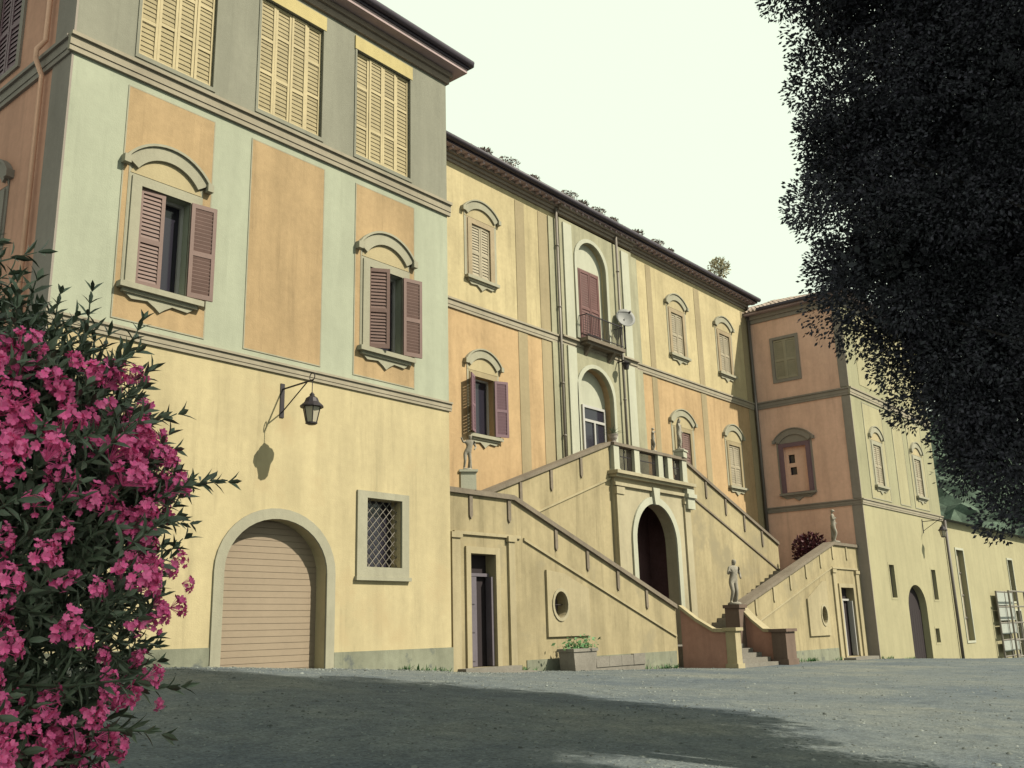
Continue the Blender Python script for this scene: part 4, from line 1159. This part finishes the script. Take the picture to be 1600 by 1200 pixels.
def statue(loc, rz, h, label, lean=0.06, base=0.0, arm=0.0):
    t = root('statue', label, 'statue', loc, 'stone statues on the staircase')
    s = h / 1.75
    J = [(0, 0, 0.95), (0.02 + lean, 0, 1.15), (0.0 + lean, 0.01, 1.38), (0.02 + lean, 0, 1.5), (0.05 + lean, -0.02, 1.64), (0.06 + lean, -0.03, 1.74),
         (0.10, 0, 0.86), (0.13, -0.03, 0.48), (0.12, 0.02, 0.1), (0.12, -0.12, 0.04),
         (-0.10, 0, 0.86), (-0.12, -0.12, 0.50), (-0.16, 0.0, 0.12), (-0.2, -0.12, 0.05),
         (0.2 + lean, 0.0, 1.4), (0.33 + lean, 0.03, 1.15), (0.22 + lean, -0.14, 0.98),
         (-0.18 + lean, 0.0, 1.4), (-0.3 + lean, -0.05, 1.16 + arm), (-0.2 - arm * .5, -0.2, 1.28 + arm * 1.4)]
    J = [(a, b, c + base / s) for a, b, c in J]
    E_ = [(0, 1), (1, 2), (2, 3), (3, 4), (4, 5), (0, 6), (6, 7), (7, 8), (8, 9), (0, 10), (10, 11), (11, 12), (12, 13), (2, 14), (14, 15), (15, 16), (2, 17), (17, 18), (18, 19)]
    R = [0.15, 0.125, 0.16, 0.065, 0.11, 0.085, 0.11, 0.075, 0.05, 0.04, 0.11, 0.075, 0.05, 0.04, 0.07, 0.05, 0.04, 0.07, 0.05, 0.04]
    o = skin_figure('figure', [tuple(q * s for q in p) for p in J], E_, [r * s for r in R], M['statue'], t)
    b = MB(); b.lathe((0, 0, base), [(0.26 * s, 0), (0.26 * s, 0.06 * s), (0.2 * s, 0.1 * s)], 12)
    d = MB()
    d.tube([(0.12 * s, 0.08 * s, base + 0.08 * s), (0.14 * s, 0.1 * s, base + 0.5 * s), (0.1 * s, 0.1 * s, base + 0.95 * s)], [0.11 * s, 0.08 * s, 0.06 * s], 8)
    for nm, mb in (('plinth', b), ('drapery', d)):
        me = mb.mesh(nm, M['statue'], smooth=True)
        q = bpy.data.objects.new(nm, me); COL.objects.link(q); q.parent = t
    if base:
        q = MB(); q.box(-.2, -.2, 0, .2, .2, base - .06); q.box(-.24, -.24, base - .06, .24, .24, base)
        me = q.mesh('pedestal', M['niche']); o = bpy.data.objects.new('pedestal', me); COL.objects.link(o); o.parent = t
    t.rotation_euler = (0, 0, rz)
    return t
statue((32.3, 16.57, 2.3), rad(-25), 1.62, 'weathered stone statue leaning on one leg atop the pedestal at the foot of the ramps')
statue((42.4, 16.62, 5.01), rad(15), 1.5, 'slim pale statue standing on the parapet corner beside the far wing', 0.0)

def blades(n, L, W, spread, lift, rng):
    """rosette of pointed leaves, one mesh builder"""
    mb = MB()
    for i in range(n):
        a = rng.uniform(0, 2 * math.pi); e = rng.uniform(lift, 1.45); l = L * rng.uniform(0.7, 1.1)
        c, s = math.cos(a), math.sin(a)
        pts = []
        for k in range(5):
            q = k / 4
            r = l * q * math.cos(e) * (1 + 0.35 * q); z = l * q * math.sin(e) - spread * l * q * q
            w = W * (1 - q) ** 0.7 * (0.6 + 1.2 * q if q < 0.35 else 1.0)
            pts.append((r, z, w))
        v = []
        for r, z, w in pts: v += [(c * r - s * w, s * r + c * w, z + w * 0.4), (c * r, s * r, z), (c * r + s * w, s * r - c * w, z + w * 0.4)]
        f = []
        for k in range(4): f += [(3 * k, 3 * k + 1, 3 * k + 4, 3 * k + 3), (3 * k + 1, 3 * k + 2, 3 * k + 5, 3 * k + 4)]
        mb.add(v, f)
    return mb

def potted(loc, label, pot_r, pot_h, n, L, W, lift, m_leaf=None, group='potted plants on the staircase parapets', spread=0.35, m_pot=None):
    t = root('potted_plant', label, 'potted plant', loc, group)
    p = MB(); p.lathe((0, 0, 0), [(pot_r * 0.55, 0), (pot_r * 0.62, pot_h * 0.1), (pot_r * 0.45, pot_h * 0.2), (pot_r * 0.85, pot_h * 0.55), (pot_r, pot_h * 0.9), (pot_r * 1.1, pot_h * 0.92), (pot_r * 1.1, pot_h), (pot_r * 0.85, pot_h), (pot_r * 0.8, pot_h * 0.9)], 14)
    me = p.mesh('pot', m_pot or M['pot'], smooth=False)
    o = bpy.data.objects.new('pot', me); COL.objects.link(o); o.parent = t
    rng = random.Random(sum(map(ord, label)))
    lb = blades(n, L, W, spread, lift, rng)
    me = lb.mesh('leaves', m_leaf or M['agave'])
    o = bpy.data.objects.new('leaves', me); COL.objects.link(o); o.parent = t; o.location = (0, 0, pot_h * 0.9)
    return t
statue((18.3, 16.66, 5.13), rad(-40), 0.95, 'small stone figure with one raised arm on a white block on the near landing parapet', 0.1, 0.52, 0.22)
statue((31.35, 18.94, 8.06), rad(30), 0.95, 'small brownish stone figure midway along the terrace balustrade', -0.08, 0.0, 0.1)
statue((33.35, 18.94, 8.06), rad(10), 1.3, 'pale stone figure on a block at the outer end of the terrace balustrade', 0.03, 0.3, 0.3)
potted((28.62, 18.94, 8.06), 'pot of drooping dark leaves on the first pier of the terrace balustrade', 0.17, 0.3, 26, 0.5, 0.03, 0.4, group=None)

def bush(loc, label, name, cat, m_leaf, r, h, n, L, W, group=None):
    t = root(name, label, cat, loc, group)
    rng = random.Random(5)
    s = MB()
    for k in range(9):
        a = rng.uniform(0, 6.28); q = rng.uniform(0.2, 0.8) * r
        s.tube([(0, 0, 0), (q * 0.4 * math.cos(a), q * 0.4 * math.sin(a), h * 0.4), (q * math.cos(a), q * math.sin(a), h * 0.85)], [0.025, 0.018, 0.008], 5)
    me = s.mesh('stems', M['stem']); o = bpy.data.objects.new('stems', me); COL.objects.link(o); o.parent = t
    mb = MB()
    for k in range(n):
        d = Vector((rng.gauss(0, 1), rng.gauss(0, 1), rng.gauss(0, 1))).normalized() * (rng.random() ** 0.4)
        c = Vector((d.x * r, d.y * r, h * 0.55 + d.z * h * 0.5))
        if c.z < 0.02: continue
        dr = (d + Vector((rng.gauss(0, .5), rng.gauss(0, .5), rng.gauss(0.3, .5)))).normalized()
        sd = dr.orthogonal().normalized(); sd.rotate(Matrix.Rotation(rng.uniform(0, 6.28), 3, dr))
        l, w = L * rng.uniform(.7, 1.2), W * rng.uniform(.7, 1.2)
        mb.add([c, c + dr * l * .5 + sd * w * .5, c + dr * l, c + dr * l * .5 - sd * w * .5], [(0, 1, 2, 3)])
    me = mb.mesh('foliage', m_leaf); o = bpy.data.objects.new('foliage', me); COL.objects.link(o); o.parent = t; o['kind'] = 'stuff'
    return t
bush((42.9, 18.0, 3.88), 'dark red leafed shrub on the far landing of the staircase', 'red_shrub', 'shrub', M['red_leaf'], 0.75, 1.6, 1500, 0.2, 0.1)
bush((41.2, 20.5, 18.15), 'pale dry bush growing out of the main roof near its end', 'roof_bush', 'shrub', M['dry_leaf'], 0.5, 1.0, 500, 0.16, 0.08)
TUFTS = ((23.6, .16, 'dark little weed tuft nearest the tall near wing on the main eave'), (24.9, .24, 'widest airy weed tuft on the main eave, above the upper shuttered window'), (26.4, .14, 'small weed tuft on the main eave above the two tan pilasters'),
         (28.6, .22, 'broad weed tuft on the main eave just right of the left downpipe'), (29.5, .16, 'tight weed tuft on the main eave left of the upper niche'), (30.6, .2, 'flat weed tuft on the main eave right over the upper niche'), (31.7, .15, 'small weed tuft on the main eave close to the right downpipe'),
         (33.6, .18, 'low weed tuft on the main eave above the satellite dish'), (35.2, .2, 'weed tuft on the main eave above the narrow tan pilaster right of the dish'), (36.3, .13, 'smallest weed tuft, last along the main eave before the pale dry bush'))
for x, r, lab in TUFTS:
    bush((x, 20.56, 18.08), lab, 'weed_tuft', 'weeds', M['weed_brown'], r * 2.2, r * 0.85, 380, 0.1, 0.05, 'weeds along the main eave')

def planter():
    g = float(gz(21.9, 15.9))
    t = root('stone_planter', 'pale stone trough with green plants at the foot of the ramp wall', 'planter', (21.9, 15.95, g))
    b = MB(); b.prism(Fr((21.3, 16.2), (1, 0), (0, -1)), [(0.06, g), (1.0, g), (1.06, g + 0.5), (0.0, g + 0.5)], 0.0, 0.5)
    b.fbox(Fr((21.3, 16.2), (1, 0), (0, -1)), -0.03, 1.09, g + 0.5, g + 0.58, -0.03, 0.53)
    obj('trough', b, M['stone'], t)
    rng = random.Random(3)
    mb = MB()
    for k in range(230):
        c = Vector((rng.gauss(0, .3), -0.0 + rng.gauss(0, .13), 0.55 + abs(rng.gauss(0, .14))))
        d = Vector((rng.gauss(0, 1), rng.gauss(0, 1), rng.gauss(.6, .6))).normalized(); s = d.orthogonal().normalized()
        l = rng.uniform(.06, .16)
        mb.add([c, c + d * l * .5 + s * l * .28, c + d * l, c + d * l * .5 - s * l * .28], [(0, 1, 2, 3)])
    me = mb.mesh('foliage', M['herb']); o = bpy.data.objects.new('foliage', me); COL.objects.link(o); o.parent = t; o['kind'] = 'stuff'
planter()
def bench():
    g = float(gz(24, 16))
    t = root('stone_trough', 'long low weathered stone trough along the ramp wall beside the planter', 'trough', (24.0, 16.1, g))
    f = Fr((22.75, 16.44), (1, 0), (0, -1))
    b = MB(); b.fbox(f, 0, 2.5, g - 0.2, g + 0.12, 0.02, 0.42); obj('base', b, M['stone'], t)
    for k in range(4):
        b = MB(); u = k * 0.625; h = random.uniform(-.02, .02)
        b.fbox(f, u + 0.006, u + 0.619, g + 0.121, g + 0.42 + h, 0.36 + h * .3, 0.45 + h * .3); obj('slab', b, M['stone'], t)
    for u in (0.0, 2.42):
        b = MB(); b.fbox(f, u, u + 0.08, g + 0.122, g + 0.41, 0.0, 0.359); obj('slab', b, M['stone'], t)
    b = MB(); b.fbox(f, 0.081, 2.419, g + 0.123, g + 0.34, 0.001, 0.358); obj('soil', b, M['bark'], t)
bench()
def dish():
    t = root('satellite_dish', 'grey satellite dish on a short mast by the balcony', 'satellite dish', (32.15, 20.5, 13.0))
    m = MB(); m.tube([(32.15, 20.62, 12.5), (32.15, 20.45, 12.7), (32.15, 20.45, 13.9)], 0.035, 6); obj('mast', m, M['iron'], t)
    d = Vector((-0.5, -0.82, 0.25)).normalized(); a = d.orthogonal().normalized(); b = d.cross(a); c = Vector((32.15, 20.36, 13.95))
    m = MB(); n = 18; rings = [(0.02, -0.09), (0.18, -0.07), (0.32, -0.03), (0.42, 0.03)]
    v = []
    for off in (0.0, -0.02):
        for r, z in rings: v += [c + d * (z + off) + a * r * math.cos(6.2832 * k / n) + b * r * math.sin(6.2832 * k / n) for k in range(n)]
    f = []
    for o_ in (0, 4):
        for i in range(3): f += [((o_ + i) * n + k, (o_ + i) * n + (k + 1) % n, (o_ + i + 1) * n + (k + 1) % n, (o_ + i + 1) * n + k) for k in range(n)]
    f += [(3 * n + k, 3 * n + (k + 1) % n, 7 * n + (k + 1) % n, 7 * n + k) for k in range(n)]
    m.add(v, f); obj('reflector', m, M['dish'], t, True)
    m = MB(); m.tube([c - b * 0.38, c + d * 0.42], 0.015, 5); m.tube([c + d * 0.36, c + d * 0.5], 0.04, 7); obj('feed_arm', m, M['iron'], t)
dish()
def wall_lamp():
    t = root('wall_lamp', 'small dark wall lamp just below the balcony end', 'lamp', (31.9, 20.7, 11.95))
    m = MB(); m.tube([(31.9, 20.72, 12.05), (31.9, 20.35, 12.1), (31.9, 20.3, 12.0)], 0.025, 6); obj('arm', m, M['iron'], t)
    m = MB(); m.lathe((31.9, 20.3, 11.7), [(0.1, 0), (0.14, 0.22), (0.2, 0.24), (0.05, 0.36)], 10); obj('lamp_shade', m, M['iron'], t)
wall_lamp()

# ================================================================== TREES
def leaf_mesh(name, C, D, L, Wd, m, rng):
    """rhombic leaves at C along D; one quad each"""
    n = len(C)
    r = rng.normal(size=(n, 3)); S = np.cross(D, r); S /= np.linalg.norm(S, axis=1)[:, None] + 1e-9
    L = L[:, None]; Wd = Wd[:, None]
    V = np.empty((n, 4, 3), np.float32)
    V[:, 0] = C; V[:, 1] = C + D * L * .5 + S * Wd * .5; V[:, 2] = C + D * L; V[:, 3] = C + D * L * .5 - S * Wd * .5
    me = bpy.data.meshes.new(name)
    me.vertices.add(4 * n); me.vertices.foreach_set('co', V.ravel())
    me.loops.add(4 * n); me.loops.foreach_set('vertex_index', np.arange(4 * n, dtype=np.int32))
    me.polygons.add(n); me.polygons.foreach_set('loop_start', np.arange(0, 4 * n, 4, dtype=np.int32))
    me.update(calc_edges=True)
    me.materials.append(m)
    return me

def crown_points(lumps, per_m2, rng, inner=0.25):
    Cs, Ds = [], []
    for x, y, z, r in lumps:
        # sub-clumps over the lump surface give an uneven outline
        k = max(14, int(20 * r * r))
        u = rng.normal(size=(k, 3)); u /= np.linalg.norm(u, axis=1)[:, None]
        cc = np.array([x, y, z]) + u * r * rng.uniform(0.70, 0.98, (k, 1))
        cr = rng.uniform(0.2, 0.36, k) * min(1.6, 0.65 + 0.6 * r)
        n = int(per_m2 * 12.57 * r * r)
        idx = rng.integers(0, k, n)
        d = rng.normal(size=(n, 3)); d /= np.linalg.norm(d, axis=1)[:, None]
        p = cc[idx] + d * (cr[idx] * rng.uniform(0.35, 1.0, n) ** 0.6)[:, None]
        Cs.append(p)
        o = p - np.array([x, y, z]); o /= np.linalg.norm(o, axis=1)[:, None] + 1e-9
        q = o * 0.6 + d * 0.6 + rng.normal(size=(n, 3)) * 0.5 + np.array([0, 0, -0.1]); Ds.append(q / np.linalg.norm(q, axis=1)[:, None])
    return np.concatenate(Cs), np.concatenate(Ds)

def tree(label, base, trunk_top, lumps, per_m2, leaf, rng, trunk_r=0.28, group=None, me_crown=None):
    t = root('evergreen_tree', label, 'tree', base, group)
    if me_crown is None:
        C, D = crown_points(lumps, per_m2, rng)
        # coarse inner sprays close the crown
        Ci, Di, Ls = [], [], []
        for x, y, z, r in lumps:
            n = int(420 * r * r * r) + 10
            d = rng.normal(size=(n, 3)); d /= np.linalg.norm(d, axis=1)[:, None]
            Ci.append(np.array([x, y, z]) + d * r * (rng.random((n, 1)) ** 0.5) * 0.62); Ls.append(rng.uniform(0.16, 0.3, n) * min(0.9, r) * 0.6)
            e = rng.normal(size=(n, 3)); Di.append(e / np.linalg.norm(e, axis=1)[:, None])
        Ci = np.concatenate(Ci); Di = np.concatenate(Di)
        L = rng.uniform(0.7, 1.25, len(C)) * leaf
        Li = np.concatenate(Ls)
        me_crown = leaf_mesh('crown', np.concatenate([C, Ci]) - np.array(base), np.concatenate([D, Di]), np.concatenate([L, Li]), np.concatenate([L * 0.5, Li * 0.6]), M['leaf_oak'], rng)
    o = bpy.data.objects.new('crown', me_crown); COL.objects.link(o); o.parent = t
    tb = MB(); bx, by, bz = base; tx, ty, tz = trunk_top
    tb.tube([(bx, by, bz - 0.3), (bx + (tx - bx) * .3, by + (ty - by) * .3, bz + (tz - bz) * .35), (bx + (tx - bx) * .6, by + (ty - by) * .6, bz + (tz - bz) * .7), (tx, ty, tz)], [trunk_r * 1.25, trunk_r, trunk_r * .75, trunk_r * .3], 12)
    obj('trunk', tb, M['bark'], t, True)
    lb = MB()
    mid = Vector((bx + (tx - bx) * .45, by + (ty - by) * .45, bz + (tz - bz) * .45))
    for x, y, z, r in lumps[::3]:
        e = Vector((x, y, z)); f = min(0.9, max(0.15, (z - bz) / (tz - bz) * 0.5))
        s = Vector((bx + (tx - bx) * f, by + (ty - by) * f, bz + (tz - bz) * f))
        m_ = (s + e) / 2 + Vector((0, 0, 0.25 * r))
        lb.tube([s, m_, e], [trunk_r * .2, trunk_r * .1, 0.012], 6)
    obj('limb', lb, M['bark'], t, True)
    return t, me_crown

LA = [(10.98, 2.60, 3.99, 0.72), (10.97, 2.25, 3.24, 0.63), (10.48, 2.93, 5.21, 0.85), (10.45, 3.00, 6.42, 0.92), (9.46, 3.00, 8.76, 0.77), (10.83, 2.80, 4.49, 0.71), (11.57, 2.22, 4.06, 1.05), (9.63, 2.98, 8.12, 0.74), (9.93, 3.26, 7.5, 0.56), (10.06, 3.22, 6.86, 0.66), (10.2, 3.26, 6.06, 0.71), (10.34, 3.28, 5.42, 0.72), (10.33, 3.13, 4.93, 0.59), (10.55, 2.74, 4.57, 0.65), (10.79, 2.51, 3.83, 0.57), (10.87, 2.27, 3.06, 0.53), (10.79, 1.88, 2.65, 0.69), (11.28, 2.5, 6.38, 1.63), (11.39, 2.08, 4.76, 1.34), (10.61, 2.48, 7.73, 1.39), (11.34, 1.41, 6.66, 1.83), (10.14, 2.11, 9.46, 1.73), (10.64, 0.8, 9.02, 1.91), (9.45, 2.67, 9.0, 0.91), (13.2, 2.2, 8.01, 2.0), (13.2, 2.0, 6.2, 1.7), (12.5, 1.9, 6.6, 1.6)]
tree('huge dark evergreen tree overhanging the courtyard before the far wing', (10.4, -1.6, 0.0), (10.8, 1.5, 9.5), LA, 900, 0.054, RNG, 0.2)
def random_lumps(cx, cy, z0, z1, R, n, rng):
    out = [(cx, cy, (z0 + z1) / 2, R * .75), (cx, cy, z0 + (z1 - z0) * .3, R * .7), (cx, cy, z0 + (z1 - z0) * .75, R * .65)]
    for i in range(n):
        h = rng.random(); a = rng.random() * 6.283
        rr = R * math.sin(math.pi * (0.15 + 0.75 * h)) * 0.72
        out.append((cx + rr * math.cos(a), cy + rr * math.sin(a), z0 + (z1 - z0) * h, R * rng.uniform(.28, .45)))
    return out
r2 = np.random.default_rng(4)
lB = random_lumps(14.8, -3.8, 11.4, 18.7, 3.2, 26, r2)
tB, meB = tree('tall evergreen tree beside the courtyard, tallest of the row on its open side', (11.2, -4.8, 0), (14.2, -3.9, 15), lB, 70, 0.2, r2, 0.35, 'evergreens on the open side of the courtyard')
off = (9.0 - 14.6, -5.6 + 3.8, -1.5)
lC = [(x + off[0], y + off[1], z, r) for x, y, z, r in lB]
lD = [(x + 4.2 - 14.6, y - 6.6 + 3.8, z - 2.6, r) for x, y, z, r in lB]
tree('tall evergreen tree on the open side, middle one of the row', (5.6, -6.6, -1.5), (8.6, -5.7, 13.5), lC, 70, 0.2, r2, 0.35, 'evergreens on the open side of the courtyard', meB)
tree('tall evergreen tree behind the flowering oleander on the open side', (0.8, -7.6, -2.6), (3.8, -6.7, 12.4), lD, 70, 0.2, r2, 0.35, 'evergreens on the open side of the courtyard', meB)

# ================================================================== OLEANDER
def oleander():
    rng = np.random.default_rng(21)
    base = (0.75, 3.45, float(gz(0.75, 3.45)))
    t = root('oleander_bush', 'large oleander bush covered in bright pink flowers', 'bush', base)
    B0 = np.array(base)
    # ---- leaf template
    def leaf(L, w):
        rows = [(0, 0), (0.25, 0.8), (0.6, 1.0), (1, 0)]
        v = [(0, 0, 0)]
        for q, k in rows[1:3]:
            z = -0.16 * L * q * q
            v += [(q * L, -w * k, z + w * 0.35), (q * L, 0, z), (q * L, w * k, z + w * 0.35)]
        v.append((L, 0, -0.16 * L))
        f = [(0, 1, 2), (0, 2, 3), (1, 4, 5, 2), (2, 5, 6, 3), (4, 7, 5), (5, 7, 6)]
        return np.array(v), f
    def shoot_mb(length, rg, n_wh):
        mb = MB()
        mb.tube([(0, 0, 0), (0.01, 0, length * .5), (0, 0.01, length)], [0.005, 0.004, 0.002], 4)
        for i in range(n_wh):
            q = 0.12 + 0.88 * i / (n_wh - 1)
            for k in range(3):
                a = i * 1.05 + k * 2.094 + rg.uniform(-.2, .2)
                e = 0.35 + 0.75 * q ** 2 + rg.uniform(-.18, .18)
                v, f = leaf(rg.uniform(0.055, 0.088) * (1.1 - .35 * q), rg.uniform(0.0068, 0.0095))
                ca, sa, ce, se = math.cos(a), math.sin(a), math.cos(e), math.sin(e)
                x = v[:, 0] * ce - v[:, 2] * se; z = v[:, 0] * se + v[:, 2] * ce; y = v[:, 1]
                P = np.stack([x * ca - y * sa, x * sa + y * ca, z + q * length], 1)
                mb.add(P.tolist(), f)
        return mb
    shoots = [shoot_mb(rng.uniform(.2, .34), rng, int(rng.integers(7, 10))) for _ in range(7)]
    sme = [s.mesh('leafy_shoot', M['leaf_ole']) for s in shoots]
    # ---- flower clusters
    def cluster_mb(rg, n, R):
        mb = MB()
        for i in range(n):
            d = Vector((rg.normal(), rg.normal(), abs(rg.normal()) + .2)).normalized()
            c = d * R * rg.uniform(.6, 1.0)
            d = (d + Vector((rg.normal() * .35, rg.normal() * .35, rg.normal() * .35))).normalized()
            mb.tube([(0, 0, -R * .3), c], 0.0016, 3)
            a0 = d.orthogonal().normalized(); b0 = d.cross(a0)
            pr = rg.uniform(.017, .026); ph = rg.uniform(0, 6.28)
            cup = rg.uniform(.1, .7)
            v = []; f = []
            for k in range(5):
                q = ph + k * 1.2566
                e = a0 * math.cos(q) + b0 * math.sin(q); s = -a0 * math.sin(q) + b0 * math.cos(q)
                n0 = len(v)
                v += [c, c + e * pr * .6 + s * pr * .45 + d * pr * cup * .6, c + e * pr * 1.05 + s * pr * .3 + d * pr * cup, c + e * pr * 1.05 - s * pr * .3 + d * pr * cup * 1.1, c + e * pr * .6 - s * pr * .45 + d * pr * cup * .6]
                f.append((n0, n0 + 1, n0 + 2, n0 + 3, n0 + 4))
            mb.add(v, f)
        return mb
    cme = [cluster_mb(rng, n, R).mesh('flower_cluster', M['pink']) for n, R in ((16, .08), (22, .105), (11, .07), (26, .12), (8, .065), (17, .09))]
    # ---- shape of the bush: union of lumps
    lumps = [(0.66, 3.48, 1.62, 1.03), (0.50, 3.55, 2.24, 1.02), (1.05, 3.35, 1.75, 0.83), (0.85, 3.25, 1.3, 0.72), (1.22, 3.25, 2.08, 0.56), (0.3, 3.2, 1.2, 1.03)]
    def surf(n, rmin, rmax):
        out = []
        while len(out) < n:
            k = rng.integers(0, len(lumps)); x, y, z, r = lumps[k]
            d = rng.normal(size=3); d /= np.linalg.norm(d)
            p = np.array([x, y, z]) + d * r * rng.uniform(rmin, rmax)
            ins = any(np.linalg.norm(p - np.array(l[:3])) < l[3] * rmin * .98 for i, l in enumerate(lumps) if i != k)
            if ins and rmin > .75: continue
            if p[2] < 0.4: continue
            out.append((p, d))
        return out
    cam = np.array([0, 0, 1.6])
    def qdir(d):
        return Vector((0, 0, 1)).rotation_difference(Vector(d)) @ Vector((0, 0, 1)).rotation_difference(Vector((0, 0, 1)))
    # main stems
    for k in range(16):
        a = rng.uniform(0, 6.28); q = rng.uniform(.25, .8)
        top = (base[0] + q * math.cos(a), base[1] + q * math.sin(a), base[2] + rng.uniform(1.3, 2.2))
        m = MB(); m.tube([(base[0] + .12 * math.cos(a), base[1] + .12 * math.sin(a), base[2] - .1), (base[0] + q * .45 * math.cos(a), base[1] + q * .45 * math.sin(a), base[2] + .8), top], [.022, .016, .007], 6)
        obj('stem', m, M['stem'], t, True)
    cand = surf(1700, .80, .97)
    cand.sort(key=lambda pd: float(np.dot(pd[1], (pd[0] - cam) / np.linalg.norm(pd[0] - cam))))
    rest = []
    vis = cand[:1100]; pick = set(rng.choice(len(vis), 285, replace=False).tolist())
    for i, (p, d) in enumerate(vis + cand[1100:]):
        dd = d + np.array([0, 0, .55]) + rng.normal(size=3) * .35; dd /= np.linalg.norm(dd)
        if i in pick: 
            inst('leafy_shoot', sme[int(rng.integers(0, 7))], t, p - dd * .19, rot=Vector((0, 0, 1)).rotation_difference(Vector(dd)), scale=float(rng.uniform(.75, 1.05)))
        else: rest.append((p - dd * .2, dd))
    for p, d in surf(1100, .5, .9):
        dd = d + np.array([0, 0, .5]) + rng.normal(size=3) * .5; rest.append((p, dd / np.linalg.norm(dd)))
    mv, mf, off_ = [], [], 0
    tv = [np.array(s.v) for s in shoots]
    for p, d in rest:
        k = int(rng.integers(0, 7)); R = np.array(Vector((0, 0, 1)).rotation_difference(Vector(d)).to_matrix())
        V = tv[k] @ R.T * rng.uniform(.8, 1.15) + p - B0
        mv.append(V); mf += [tuple(i + off_ for i in f) for f in shoots[k].f]; off_ += len(V)
    me = bpy.data.meshes.new('inner_foliage'); me.from_pydata(np.concatenate(mv).tolist(), [], mf); me.materials.append(M['leaf_ole'])
    o = bpy.data.objects.new('inner_foliage', me); COL.objects.link(o); o.parent = t; o['kind'] = 'stuff'
    # flowers: crowding the side turned to the courtyard, many small trusses low down
    fl = surf(3000, .9, 1.07)
    fl = [q for q in fl if np.dot(q[1], cam - q[0]) > -0.35]
    fl = [q for q in fl if q[0][2] < 2.46 and (q[0][2] < 1.85 or rng.random() < .5)]
    more = fl[298:700]; fl = fl[:298]
    for p, d in fl:
        dd = d + np.array([0, 0, .5]); dd /= np.linalg.norm(dd)
        big = p[2] > 1.75
        k = int(rng.choice([0, 1, 3, 5] if big else [0, 2, 4, 5]))
        inst('flower_cluster', cme[k], t, p, rot=Vector((0, 0, 1)).rotation_difference(Vector(dd)), scale=float(rng.uniform(.42, .68) if big else rng.uniform(.36, .6)))
    mv, mf, n0 = [], [], 0
    for p, d in more:
        me = cme[int(rng.choice([2, 4, 5]))]
        co = np.array([v.co for v in me.vertices]); R = np.array(Vector((0, 0, 1)).rotation_difference(Vector(d)).to_matrix())
        mv.append(co @ R.T * rng.uniform(.38, .6) + p - B0); mf += [tuple(i + n0 for i in q.vertices) for q in me.polygons]; n0 += len(co)
    me = bpy.data.meshes.new('small_blossoms'); me.from_pydata(np.concatenate(mv).tolist(), [], mf); me.materials.append(M['pink'])
    o = bpy.data.objects.new('small_blossoms', me); COL.objects.link(o); o.parent = t; o['kind'] = 'stuff'
oleander()
